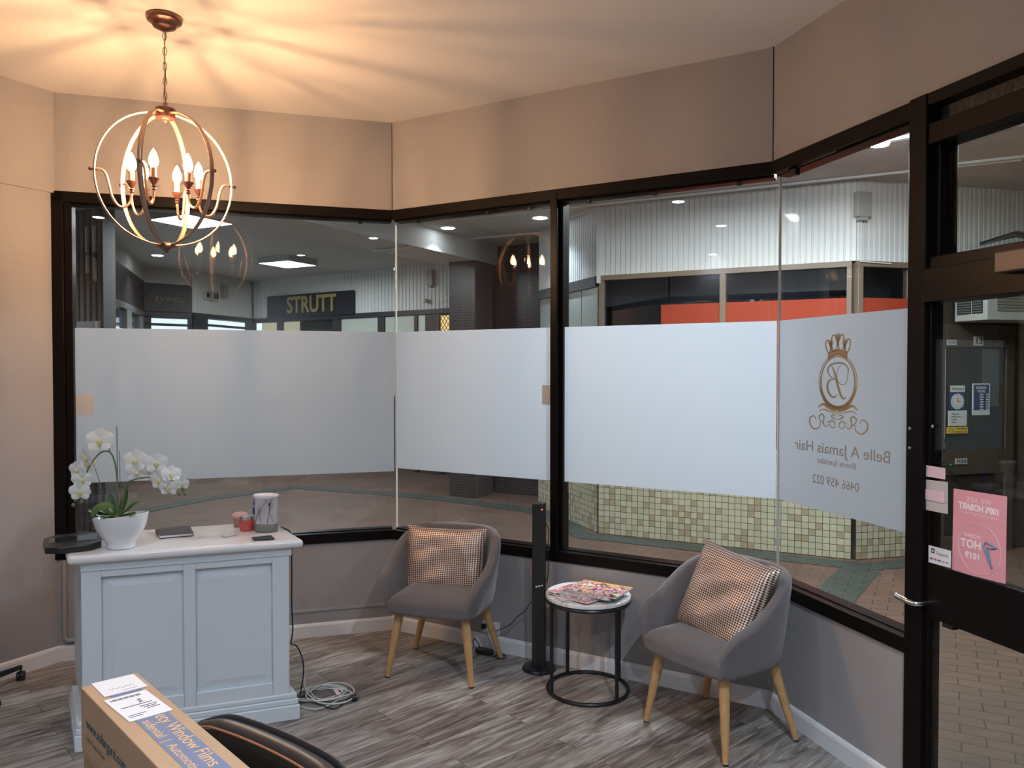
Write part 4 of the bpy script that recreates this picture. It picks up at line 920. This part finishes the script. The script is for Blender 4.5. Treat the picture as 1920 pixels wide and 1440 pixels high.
MB().box(-.03, .03, .0, .03, .30, .54).box(-.03, .03, -.25, .03, .36, .42).build('back_bracket', BLACKM, t)
MB().lathe([(.0001, 0), (.22, 0), (.23, .012), (.20, .022), (.035, .035), (.03, .05), (.03, .42), (.0001, .42)], 32, T(0, -.22, 0)).build('base', SILVER, t, smooth=True)

# ------------------------------------------------------------------ ARCADE outside
X1 = Vector((.873, 7.63)); X2 = Vector((2.962, 6.565)); X0 = Vector((.33, 9.12)); RW = X2+Vector((.970, .242))*3.2
O_ = Plane(X1, X2); OL = Plane(X0, X1); OR = Plane(X2, RW)
ZF = 2.575
st = MB().prism([(-9, 1.0), (-4.4, 1.6), tuple(P0-Vector((.14, .02))), tuple(P1+Vector((-.01, .11))), tuple(P2+Vector((.085, .07))), (2.9, -1.9), (8.5, -1.9), (8.5, 17), (-9, 17)], -.06, -.004).build('arcade_paving', PAVE); struct(st)
st = MB().prism([(-9, 1.0), (-4.4, 1.6), tuple(P0-Vector((.14, .02))), tuple(P1+Vector((-.01, .11))), tuple(P2+Vector((.10, .07))), (3.05, -1.9), (8.5, -1.9), (8.5, 17), (-9, 17)], ZC, ZC+.06).build('arcade_ceiling', AC_); struct(st)
def band(name, pxs, m, z=.0):
    pts = [fl(a, b) for a, b in pxs]; struct(MB().prism([(p.x, p.y) for p in pts], -.004, z+.001).build(name, m))
def ribbon(name, pts, wd_, m, zr=.0):
    pts = [Vector(p) for p in pts]; poly_l = []; poly_r = []
    for i, p in enumerate(pts):
        a = pts[max(0, i-1)]; b = pts[min(len(pts)-1, i+1)]; tt = (b-a).normalized(); nn = Vector((-tt.y, tt.x)); poly_l.append(tuple(p+nn*wd_/2)); poly_r.append(tuple(p-nn*wd_/2))
    vs = [(x, y, zr) for x, y in poly_l]+[(x, y, zr) for x, y in poly_r]; k = len(pts)
    b_ = MB().add(vs, [(i, i+1, k+i+1, k+i) for i in range(k-1)]); struct(b_.build(name, m))
ribbon('paving_band', [(-4.4, 8.6), (-3.9, 9.6), (-3.0, 10.6), (-1.55, 10.0), (-.8, 9.60), (.22, 8.86), (.52, 8.30), (.70, 7.52), (2.95, 6.33), (3.6, 6.5)], .26, PAVEG)
ribbon('paving_band', [(2.94, 6.35), (2.30, 5.45), (1.9, 4.9), (1.75, 4.68)], .30, PAVEG, -.0015)
# opposite shopfront pieces ------------------------------------------------
def corrugate(pl, x0, x1, z0, z1, par, pitch=.052, dep=.012, name='ribbed_fascia', m=CORRUG, y=0):
    b = MB(); xs_ = []; x = x0; k = 0
    pts = []
    while x < x1:
        pts += [(x, 0), (x+pitch*.12, -dep), (x+pitch*.80, -dep), (x+pitch*.92, 0)]; x += pitch
    pts.append((x1, 0)); pts = [(min(a, x1), c) for a, c in pts]
    vs = [(a, y+c, z0) for a, c in pts]+[(a, y+c, z1) for a, c in pts]; n_ = len(pts)
    b.add(vs, [(i, i+1, n_+i+1, n_+i) for i in range(n_-1)]); b.box(x0, x1, y+.002, y+.06, z0, z1)
    return b.build(name, m, par)
def shop(pl, label, name='shopfront'): return thing(name, label, 'shopfront', M=pl.M)
s1 = shop(O_, 'shopfront across the arcade with orange panels, dark windows and cream mosaic base')
corrugate(O_, 0.01, O_.len-.01, ZF, ZC, s1)
MB().box(-.0, O_.len-.03, -.015, .05, 0, .92).build('mosaic_base', CREAMT, s1)
MB().box(0, O_.len-.04, -.02, .06, 2.525, ZF).box(1.185, 1.24, -.02, .06, .92, 2.525).box(0, O_.len-.04, -.02, .06, .92, .97).box(-.0, .05, -.02, .06, .92, 2.525).box(O_.len-.08, O_.len-.04, -.02, .06, .92, 2.525).build('window_frame', BROWNF, s1, bevel=.003)
MB().box(.05, O_.len-.06, .02, .028, .97, 2.525).build('glazing', glass('shop_glazing', (.7, .75, .8), 2.2), s1)
MB().box(.63, O_.len-.06, -.004, .018, .97, 2.26).build('orange_board', ORANGE, s1)
bb = MB()
for x in (.75, 1.05, 1.62, 2.18): bb.box(x, x+.008, -.006, -.003, .97, 2.26)
bb.build('board_joint', mat('joint_orange', (.35, .05, .02), .5), s1)
MB().box(.02, 2.1, .32, .36, 0, ZF).build('back_wall', mat('shop_interior_dark', (.03, .032, .036), .8), s1)
s2 = shop(OR, 'shopfront wing right of the orange panels, seen through the door glass')
corrugate(OR, 0, OR.len, ZF, ZC, s2)
MB().box(0, .55, -.015, .05, 0, .92).build('mosaic_base', CREAMT, s2)
MB().box(0, .55, -.02, .06, 2.525, ZF).box(0, .05, -.02, .06, .92, 2.525).box(.52, .60, -.02, .06, 0, 2.525).box(0.05, .55, -.02, .06, .92, .97).build('window_frame', BROWNF, s2, bevel=.003)
MB().box(.05, .52, .02, .028, .97, 2.525).build('glazing', bpy.data.materials['shop_glazing'], s2)
MB().box(.06, .52, -.004, .018, .97, 2.26).build('orange_board', ORANGE, s2)
MB().box(.6, OR.len, .03, .10, 0, ZF).build('timber_wall', mat('dark_timber', (.055, .038, .026), .6, noise=.2), s2)
MB().box(.25, .6, .30, .34, 0, ZF).build('back_wall', bpy.data.materials['shop_interior_dark'], s2)
s3 = shop(OL, 'side bay of the cream mosaic shopfront with pale green panels')
corrugate(OL, 0, OL.len, ZF, ZC, s3)
MB().box(0, OL.len-.03, -.015, .05, 0, .92).build('mosaic_base', CREAMT, s3)
MB().box(0, OL.len-.04, -.03, .06, 2.47, ZF).build('head_rail', mat('dark_rail', (.05, .05, .05), .4), s3)
gp = MB()
for i in range(4): gp.box(.02+i*.385, .02+i*.385+.37, .0, .04, .92, 2.47)
gp.build('pale_panel', mat('pale_green_panel', (.34, .38, .34), .3), s3)
# tidy corner strips where fascias meet
MB().box(-.02, .02, -.03, .02, 2.50, ZC).build('corner_strip', CORRUG, s1)
# shop 13 door (right wing)
def rect(pl, pxs, off): q = [pl.on(a, b, off) for a, b in pxs]; return min(a for a, b in q), max(a for a, b in q), min(b for a, b in q), max(b for a, b in q)
dx0, _, _, dz1 = rect(OR, ((1766, 628),), -.02); dx1 = OR.on(1905, 700, -.02)[0]
sd = thing('shop_door', 'brown framed glass shop door numbered 13 across the arcade', 'door', M=OR.M @ T(dx0, -.03, 0)); DW = dx1-dx0
TIM = mat('brown_door_frame', (.075, .055, .038), .5)
zt_ = 1.93
gx0 = OR.on(1775, 650, -.03)[0]-dx0; gx1 = OR.on(1888, 650, -.03)[0]-dx0
zg1 = OR.on(1830, 651, -.03)[1]; zg0 = OR.on(1830, 843, -.03)[1]
MB().box(-.07, gx0, 0, .055, 0, 2.04).box(gx1, gx1+.09, 0, .055, 0, 2.04).box(gx0, gx1, 0, .055, zg1, 2.04).box(gx0, gx1, 0, .055, zg0-.22, zg0).box(gx0, gx1, 0, .055, .0, .15).build('frame', TIM, sd, bevel=.003)
MB().box(gx0, gx1, .02, .026, zg0, zg1).build('glass_pane', mat('dark_door_glass', (.02, .024, .024), .03), sd)
MB().box(gx0, gx1, .02, .05, .15, zg0-.22).build('kick_panel', DKBROWN, sd)
MB().box(gx0+(gx1-gx0)*.62, gx0+(gx1-gx0)*.90, .017, .0195, zg0+(zg1-zg0)*.42, zg1-.01).build('pale_blind', mat('pale_blind', (.07, .085, .08), .6), sd)
hx = OR.on(1772, 828, -.05)[0]-dx0; hz = OR.on(1772, 828, -.05)[1]
MB().lathe([(.0001, 0), (.014, 0), (.014, .01), (.0001, .012)], 12, T(hx, 0, hz+.02) @ Matrix.Rotation(PI/2, 4, 'X')).box(hx-.009, hx+.009, -.012, 0, hz-.07, hz-.005).box(hx-.009, hx+.009, -.004, 0, hz-.19, hz-.10).build('lock', SILVER, sd)
MB().tube([(hx+.01, 0, hz-.21), (hx+.01, -.04, hz-.21)], .008, 8).sphere((hx+.04, -.05, hz-.21), .022, 12, 8).build('knob', mat('green_knob', (.01, .05, .02), .2), sd, smooth=True)
def signon(name, label, cat, pxs, m, off=-.034):
    q = rect(OR, pxs, off); t = thing(name, label, cat, M=OR.M @ T((q[0]+q[1])/2, off, (q[2]+q[3])/2)); w_, h_ = q[1]-q[0], q[3]-q[2]
    MB().box(-w_/2, w_/2, -.004, .002, -h_/2, h_/2).build('board', m, t); return t, w_, h_
WSG = mat('sign_white', (.42, .42, .40), .6)
t, w_, h_ = signon('number_sign', 'black number 13 on a white plate above the shop door', 'sign', ((1826, 631), (1843, 648)), WSG); text('13', h_*1.05, DKI, t, T(0, -.005, 0) @ FACE, bold=.001)
t, w_, h_ = signon('push_sign', 'small white PUSH sign left of the number plate', 'sign', ((1776, 637), (1793, 647)), WSG); text('PUSH', h_*.8, DKI, t, T(0, -.005, 0) @ FACE, xs=.9)
t, w_, h_ = signon('push_sign', 'grey PUSH sign low on the shop door, beside its knob', 'sign', ((1791, 860), (1813, 870)), WSG); text('PUSH', h_*.85, DKI, t, T(0, -.005, 0) @ FACE, xs=.95)
SBL = mat('sign_blue', (.02, .035, .13), .5); SWH = mat('sign_paper', (.55, .58, .56), .6)
t, w_, h_ = signon('return_sign', 'blue and white will-return clock sign on the shop door', 'sign', ((1781, 723), (1808, 768)), SBL)
MB().box(-w_/2, w_/2, -.0055, -.004, h_/2*.48, h_/2).build('header', SWH, t); MB().lathe([(.0001, 0), (w_*.44, 0), (w_*.44, .002), (.0001, .002)], 32, T(0, -.004, -h_*.16) @ Matrix.Rotation(PI/2, 4, 'X')).build('clock_face', SWH, t)
RED = mat('sign_red', (.5, .03, .02), .5)
text('Will Return', h_*.15, DKI, t, T(0, -.006, h_*.36) @ FACE, xs=.85); MB().box(-.004, .030, -.008, -.006, -h_*.17, -h_*.14).box(-.002, .004, -.008, -.006, -h_*.16, -h_*.0, T(0, 0, 0)).build('clock_hand', RED, t)
for k in range(12): MB().box(-.002, .002, -.0075, -.006, w_*.33, w_*.39, T(0, 0, -h_*.16) @ Matrix.Rotation(k*PI/6, 4, 'Y')).build('hour_mark', DKI, t)
t, w_, h_ = signon('paper_notice', 'white paper notice between the clock sign and the yellow sticker', 'notice', ((1778, 770), (1812, 798)), SWH)
for i, s in enumerate(('What is it?', 'Will be back as', 'at 12pm', 'Thanks')): text(s, h_*.13, DKI, t, T(-w_*.35, -.005, h_*(.28-.18*i)) @ FACE, align='LEFT')
t, w_, h_ = signon('warning_sticker', 'yellow surveillance camera sticker on the shop door', 'sticker', ((1775, 801), (1814, 812)), mat('sign_yellow', (.62, .42, .01), .5))
text('Surveillance', h_*.40, DKI, t, T(w_*.45, -.005, h_*.24) @ FACE, align='RIGHT'); text('Cameras In Use', h_*.40, DKI, t, T(w_*.45, -.005, -h_*.24) @ FACE, align='RIGHT')
MB().tube([(-w_*.30+h_*.3*math.cos(a*PI/8), -.0045, h_*.3*math.sin(a*PI/8)) for a in range(16)], .0015, 5, True).build('camera_mark', DKI, t)
t, w_, h_ = signon('hours_sign', 'blue business hours board in a white frame on the shop door', 'sign', ((1823, 719), (1855, 778)), SWH)
MB().box(-w_*.43, w_*.43, -.0055, -.004, -h_*.34, h_*.46).build('blue_field', SBL, t)
text('BUSINESS', h_*.115, SWH, t, T(0, -.006, h_*.36) @ FACE, xs=.8, bold=.0005); text('HOURS', h_*.115, SWH, t, T(0, -.006, h_*.25) @ FACE, xs=.8, bold=.0005)
for i in range(7):
    for x in (-.08, .26): MB().box(w_*x, w_*(x+.20), -.0065, -.0055, h_*(.13-.078*i), h_*(.17-.078*i)).build('hour_slot', SWH, t)
# air conditioner above the shop door
q = rect(OR, ((1793, 608), (1960, 555)), -.30)
ac = thing('air_conditioner', 'white box air conditioner above the shop door', 'air conditioner', M=OR.M @ T(dx0+.12, -.031, 2.06))
aw = DW+.5; ah = .42; ad = .34
MB().box(0, aw, -ad, 0, 0, ah).build('housing', mat('ac_white', (.42, .43, .40), .5), ac, bevel=.01, seg=3)
g = MB()
for i in range(14): g.box(-.006, .0, -ad+.05, -.20, .07+i*.022, .082+i*.022)
for i in range(14): g.box(-.006, .0, -.175, -.04, .07+i*.022, .082+i*.022)
g.build('side_louvre', mat('louvre_white', (.12, .12, .11), .5), ac)
MB().box(-.003, .001, -ad+.04, -.19, .06, .385).box(-.003, .001, -.18, -.03, .06, .385).build('side_grille', DKI, ac)
g = MB()
for i in range(12): g.box(.10, aw-.04, -ad-.008, -ad, .08+i*.026, .098+i*.026)
g.build('front_louvre', mat('louvre_beige', (.24, .22, .18), .6), ac)
MB().box(.42, .62, -ad-.006, -ad, .018, .055).build('badge', DKI, ac)

# recess between the column and the mosaic wall, and the dark column
rc = Plane((-.42, 10.26), (.50, 9.74))
r_ = thing('recess_wall', 'dark mosaic wall in the recess behind the column', 'wall', M=rc.M)
MB().box(-.2, rc.len+.2, 0, .08, 0, ZC).build('tiling', DARKT, r_)
cl = Plane((-.808, 9.842), (-.466, 9.66))
co = thing('column', 'dark mosaic clad column under the ceiling beam', 'column', M=cl.M)
MB().box(0, .385, 0, .46, 0, 3.02).build('tiling', DARKT, co)
# beam
bp0 = Vector((-.66, 9.315)); bd = Vector((.495, .869)).normalized(); bn = Vector((-bd.y, bd.x))
bm_ = [tuple(bp0-bd*5.0), tuple(bp0+bd*1.4), tuple(bp0+bd*1.4+bn*.62), tuple(bp0-bd*5.0+bn*.62)]
# the beam stops at the salon windows
bm_[0] = tuple(bp0-bd*3.9); bm_[3] = tuple(bp0-bd*3.9+bn*.62)
struct(MB().prism(bm_, 3.02, ZC).build('ceiling_beam', mat('beam_paint', (.56, .58, .56), .6)))
def cl_(px, py, z=ZC-.014): return fl(px, py, z)
cpts = [Vector((3.9, 5.87, ZC-.014)), Vector((1.62, 7.056, ZC-.014)), Vector((-1.00, 8.43, ZC-.014)), Vector((-1.11, 8.50, ZC-.014)), Vector((-1.135, 8.52, ZC-.06)), Vector((-1.15, 8.53, 3.04)), Vector((-1.19, 8.56, 3.006)), Vector((-1.60, 8.80, 3.006))]
tag(MB().tube(smooth_path(cpts[:3], 6)+smooth_path(cpts[2:], 5)[1:], .012, 8).build('ceiling_conduit', CORRUG, None, smooth=True), 'white conduit along the arcade ceiling, bending down over the beam', 'conduit')
def batten(n_, a, b, wd_=.05, h_=.02):
    a = fl(*a, ZC); b = fl(*b, ZC); d = (b-a); d.z = 0; d.normalize(); nn = Vector((-d.y, d.x, 0))*wd_/2
    struct(MB().prism([tuple((a-nn).xy), tuple((b-nn).xy), tuple((b+nn).xy), tuple((a+nn).xy)], ZC-h_, ZC).build(n_, CORRUG))
batten('ceiling_batten', (1570, 277), (1712, 253)); batten('ceiling_batten', (1745, 311), (2000, 283)); batten('ceiling_batten', (1800, 240), (2000, 222)); batten('ceiling_batten', (875, 447), (1035, 433), .03)
batten('ceiling_batten', (1059, 408), (1122, 389), .03)

# left shops ---------------------------------------------------------------
Qp = Vector((-.957, 11.73)); Rp = Vector((-4.82, 14.25)); Sp = Vector((-5.29, 12.62)); Tp = Vector((-5.85, 12.16)); Up = Vector((-4.60, 8.35))
pS = Plane(Rp, Qp); pR = Plane(Sp, Rp); pT = Plane(Tp, Sp); pU = Plane(Up, Tp)
ss = shop(pS, 'far shopfront with the gold lettered dark sign and curtained windows')
corrugate(pS, 0, pS.len+.6, ZF, ZC, ss, .075)
MB().box(0, pS.len+.6, -.03, .10, 2.50, ZF).build('head_rail', DKI, ss)
MB().box(.5, pS.len+.6, .5, .55, 0, ZF).build('back_wall', bpy.data.materials['shop_interior_dark'], ss)
CURT = mat('lit_curtain', (.3, .32, .28), .8, em=(.55, .68, .62), es=.22); CREAMW = mat('lit_cream_window', (.3, .3, .2), .8, em=(.75, .72, .50), es=.35); WLIT = emis('lit_white_window', (.78, .95, 1.0), 1.1); DIMB = mat('dim_stock', (.05, .06, .07), .7)
def win(pl, par, x0p, x1p, m, name, z0=1.2, z1=2.49, y=.02, th=.02):
    a = pl.on(x0p, 600, y)[0]; b = pl.on(x1p, 600, y)[0]; return MB().box(min(a, b), max(a, b), y, y+th, z0, z1).build(name, m, par)
win(pS, ss, 481, 490, WLIT, 'lit_lamp_panel'); win(pS, ss, 491, 519, CREAMW, 'cream_window'); win(pS, ss, 530, 562, CREAMW, 'cream_window'); win(pS, ss, 566, 624, DIMB, 'display_window', y=.3); win(pS, ss, 638, 708, CURT, 'curtain_window'); win(pS, ss, 720, 776, CURT, 'curtain_window'); win(pS, ss, 782, 797, mat('pale_door_panel', (.3, .34, .3), .6, em=(.6, .7, .65), es=.25), 'pale_panel')
for a, b in ((519, 530), (562, 566), (624, 638), (708, 720), (776, 782), (797, 826)): win(pS, ss, a, b, DKBROWN, 'mullion', 0, 2.50, -.01, .06)
# amber lattice window
a = pS.on(824, 600, 0)[0]; b = pS.on(843, 600, 0)[0]
MB().box(a, b+.05, .0, .02, .9, 2.47).build('amber_window', emis('amber_glow', (1.0, .72, .28), 1.0), ss)
lt = MB()
for i in range(-2, 18):
    z0 = .95+i*.095
    lt.box(0, .40, -.006, 0, -.004, .004, T(a, 0, z0) @ Matrix.Rotation(-.95, 4, 'Y')).box(0, .40, -.008, -.002, -.004, .004, T(a, 0, z0+.10) @ Matrix.Rotation(.95, 4, 'Y'))
lt.build('lattice', DKI, ss)
MB().box(a-.02, a, -.02, .02, .9, 2.49).build('window_stile', mat('amber_stile', (.25, .10, .02), .5), ss)
# STRUTT sign
q = [pS.on(503, 554, -.05), pS.on(664, 588, -.05)]
z1_ = pS.on(580, 550.5, -.05)[1]; z0_ = pS.on(580, 593, -.05)[1]
sg = thing('shop_sign', 'dark navy shop sign reading STRUTT in gold', 'sign', M=pS.M @ T((q[0][0]+q[1][0])/2, -.056, (z0_+z1_)/2)); sw = q[1][0]-q[0][0]
MB().box(-sw/2, sw/2, -.02, .02, (z0_-z1_)/2, (z1_-z0_)/2).build('board', NAVY, sg)
text('STRUTT', (z1_-z0_)*1.02, SIGNG, sg, T(sw*.03, -.022, .0) @ FACE, bold=.010, xs=.86)
sr = shop(pR, 'far shopfront bay with glowing white windows between the two signs')
corrugate(pR, 0.02, pR.len-.08, ZF, ZC, sr, .075)
MB().box(0.03, pR.len-.08, -.03, .10, 2.50, ZF).box(0.03, .36, .0, .1, 0, 2.5).box(pR.len-.2, pR.len-.08, 0, .1, 0, 2.5).box(0.03, pR.len-.08, 0, .1, 2.37, 2.41).build('frame', DKI, sr)
win(pR, sr, 392, 462, WLIT, 'lit_window', 1.0, 2.49, .05)
s_t = shop(pT, 'far shopfront bay under the dark script sign')
MB().box(0, pT.len, 0, .05, ZF-.02, 3.02).build('fascia', DKBROWN, s_t); MB().box(0, pT.len, 0, .05, 3.02, ZC).build('plaster', AC_, s_t)
MB().box(0, pT.len, .0, .1, 2.46, ZF).box(0, .10, .0, .1, 0, 2.5).box(pT.len-.06, pT.len, 0, .1, 0, 2.5).box(0, pT.len, 0, .1, 2.34, 2.38).build('frame', DKI, s_t)
MB().box(.08, pT.len-.05, .05, .07, 1.0, 2.48).build('lit_window', WLIT, s_t)
sg = thing('script_sign', 'dark shop fascia sign with faded script lettering', 'sign', M=pT.M @ T(pT.len/2+.02, -.01, 2.80))
text('aywear', .19, mat('faded_gold', (.16, .14, .09), .6), sg, T(.0, -.004, -.02) @ FACE, shear=.35, xs=.9, bold=.002)
MB().tube(smooth_path([(-.29, -.004, .10), (-.33, -.004, .06), (-.34, -.004, -.02), (-.30, -.004, -.09)], 5), .006, 6).build('initial_stroke', bpy.data.materials['faded_gold'], sg)
su = shop(pU, 'dark glazed shopfront bay behind the slatted screen')
MB().box(0, pU.len, 0, .05, ZF-.02, 3.04).build('fascia', DKBROWN, su); MB().box(0, pU.len, 0, .05, 3.04, ZC).build('plaster', AC_, su)
MB().box(0, pU.len, 0, .1, 2.47, ZF).box(0, .1, 0, .1, 0, 2.5).box(2.35, 2.75, 0, .1, 0, 2.5).box(3.55, pU.len, 0, .1, 0, 2.5).build('frame', mat('alu_frame', (.16, .16, .15), .4), su)
MB().box(.1, 3.6, .05, .07, 1.0, 2.20).build('lit_window', WLIT, su); MB().box(.1, 3.6, .05, .07, 2.20, 2.47).build('upper_glazing', mat('blue_grey_glazing', (.05, .07, .10), .1), su)
# slatted screen and pillar at the left
K = Vector((-4.07, 7.60)); sc_p = Plane(K-Vector((.871, -.491))*2.2, K)
so = thing('slatted_screen', 'tall brown slatted screen with knife and fork cut-outs beyond the window', 'screen', M=sc_p.M)
g = MB(); i = 0; x = sc_p.len-.03
while x > .02:
    g.box(x-.060, x-.006, .008, .027, 2.13, ZC); x -= .098; i += 1
g.build('slat', mat('screen_brown', (.17, .13, .10), .6), so)
MB().box(0, sc_p.len-.03, .03, .06, 2.05, ZC).build('backing', mat('screen_backing', (.40, .41, .41), .6), so)
MB().box(0, sc_p.len-.03, -.06, .06, 2.04, 2.12).build('ledge', GREYP, so)
MB().box(0, sc_p.len-.03, 0, .06, 0, 2.04).build('lower_panel', mat('screen_lower', (.06, .05, .045), .5, noise=.3, nscale=14), so)
g = MB(); x = sc_p.len-.05
while x > .02: g.box(x-.03, x, -.03, 0, 0, 1.95); x -= .10
g.build('lower_rib', mat('rib_grey', (.12, .11, .105), .5), so)
KN = mat('cutlery_cream', (.62, .62, .54), .5)
kx, kz0 = sc_p.on(157, 475, -.04); _, kzt = sc_p.on(157, 440, -.04)
kz = lambda py: sc_p.on(157, py, -.04)[1]
MB().box(kx-.012, kx+.012, -.020, .007, kz(473), kz(425)).box(kx-.009, kx+.018, -.020, .007, kz(512), kz(479)).build('knife', KN, so, bevel=.004)
fx = sc_p.on(171, 475, -.04)[0]
MB().box(fx-.014, fx+.014, -.020, .007, kz(474), kz(425)).box(fx-.016, fx-.009, -.020, .007, kz(525), kz(484)).box(fx+.009, fx+.016, -.020, .007, kz(528), kz(484)).box(fx-.016, fx+.016, -.020, .007, kz(490), kz(484)).build('fork', KN, so, bevel=.002)
pk = Plane(K, K+Vector((.5, .866))*.13)
pil = thing('grey_pillar', 'plain grey pillar at the edge of the slatted screen', 'pillar', M=pk.M)
MB().box(0, .13, -.01, .03, 0, ZC).build('shaft', mat('pillar_grey', (.10, .10, .10), .9, spec=.1), pil)

# arcade fittings -----------------------------------------------------------
PEM = emis('panel_glow', (.92, .97, 1.0), 9)
def panel(x, y, s, label, wt=None):
    t = thing('ceiling_panel_light', label, 'ceiling light', (x, y, ZC), O_.ang, 'square panel lights in the arcade')
    MB().box(-s/2, s/2, -s/2, s/2, -.085, 0).build('housing', mat('panel_housing', (.40, .42, .42), .5), t, bevel=.004)
    MB().box(-s/2+.02, s/2-.02, -s/2+.02, s/2-.02, -.088, -.084).build('diffuser', PEM, t)
    area('lamp', t, (0, 0, -.10), s*.9, wt or L_PANEL, (.85, .95, 1.0), shape='SQUARE')
panel(-3.30, 11.25, .60, 'small looking square white panel light, farther off above the far shops')
panel(-3.35, 8.00, .60, 'bright square panel light nearer the window, behind the chandelier')
panel(-2.35, 6.05, .60, 'added unseen square panel light over the walkway, brightening the left window film', 40)  # added above the rail, out of view, to light the frosted film
panel(1.35, 5.45, .60, 'added unseen square panel light over the walkway, brightening the fascia opposite', 68)  # unseen lamp put in to brighten the opposite fascia
panel(3.55, 4.35, .60, 'added unseen square panel light over the walkway beyond the glass door', 20)  # another unseen lamp, added for light across the walkway
for (x, y), lb in (((-.734, 8.785), 'round ceiling downlight just right of the beam'), ((-2.585, 8.435), 'round ceiling downlight between the panel light and the beam'), ((-4.95, 7.20), 'added unseen ceiling downlight washing the slatted screen at the far left'), ((-5.05, 10.9), 'round ceiling downlight near the script sign'), ((.30, 8.20), 'round ceiling downlight beside the dark mullion')):  # the screen's downlight is added out of frame to light its slats
    downlight(x, y, ZC, L_ADOWN, lb, 'arcade ceiling downlights', r=.075, spread=1.9)
lx, ly = 2.42, 5.05
t = thing('ceiling_lantern', 'very bright round lamp on the arcade ceiling near the door', 'ceiling light', (lx, ly, ZC))
MB().lathe([(.0001, -.03), (.07, -.03), (.07, 0), (.0001, 0)], 20).build('base_plate', WHITE, t)
MB().lathe([(.0001, -.15), (.055, -.148), (.062, -.13), (.062, -.03), (.0001, -.03)], 20).build('globe', emis('lantern_glow', (.9, .96, 1.0), 120), t, smooth=True)
area('lamp', t, (0, 0, -.16), .12, L_LANTERN, (.88, .95, 1.0))
# junction boxes and sensors
def jbox(pl, px, py, w_, h_, label, off=-.07, group='fascia junction boxes', drop=None):
    x, z = pl.on(px, py, off); t = thing('junction_box', label, 'junction box', M=pl.M @ T(x, -.016, z), group=group)
    MB().box(-w_/2, w_/2, off, 0, -h_/2, h_/2).build('box', mat('box_grey', (.36, .37, .35), .5), t, bevel=.006)
    MB().box(-w_/2+.03, w_/2-.03, off+.01, 0, -h_/2-.03, -h_/2).build('gland', bpy.data.materials['box_grey'], t)
    if drop: MB().tube([(0, -.012, -h_/2-.02), (0, -.012, -drop), (.3, -.012, -drop-.01)], .007, 6).build('pipe', CORRUG, t, smooth=True)
jbox(OR, 1620, 383, .14, .21, 'grey junction box on the white cladding above the orange panels', off=-.06, drop=.48)
jbox(pS, 805, 521, .13, .23, 'grey junction box high on the far cladding beside the column')
jbox(pR, 423, 545, .12, .20, 'grey junction box above the glowing far windows')
x, z = pS.on(800, 564, -.05); t = thing('alarm_sensor', 'small grey cone sensor below the far junction box', 'sensor', M=pS.M @ T(x, -.012, z))
MB().lathe([(.0001, .03), (.02, .03), (.05, -.03), (.0001, -.03)], 14, T(0, -.05, 0)).build('cone', bpy.data.materials['box_grey'], t, smooth=True)
x, z = pR.on(395, 553, -.05); t = thing('sign_lamp_box', 'pale twin light fitting on the cladding beside the script sign', 'light fitting', M=pR.M @ T(x, -.012, z))
MB().box(-.16, -.03, -.06, 0, -.08, .06).box(.0, .16, -.08, 0, -.09, .07).build('housing', mat('fitting_white', (.5, .5, .46), .5), t, bevel=.006)
MB().box(-.13, -.06, -.064, -.06, -.05, .03).box(.03, .07, -.084, -.08, -.06, .04).box(.10, .14, -.084, -.08, -.06, .04).build('lens', DKI, t)
# closing walls of the arcade, far out of sight
for nm, x0, x1, yy0, yy1 in (('wall_arcade_right', 8.5, 8.6, -2, 17), ('wall_arcade_far', -9, 8.6, 17, 17.1), ('wall_arcade_left', -9.1, -9, 1, 17), ('wall_arcade_near', 3.05, 8.6, -2.0, -1.9)):
    struct(MB().box(x0, x1, yy0, yy1, -.05, ZC+.05).build(nm, GREYP))
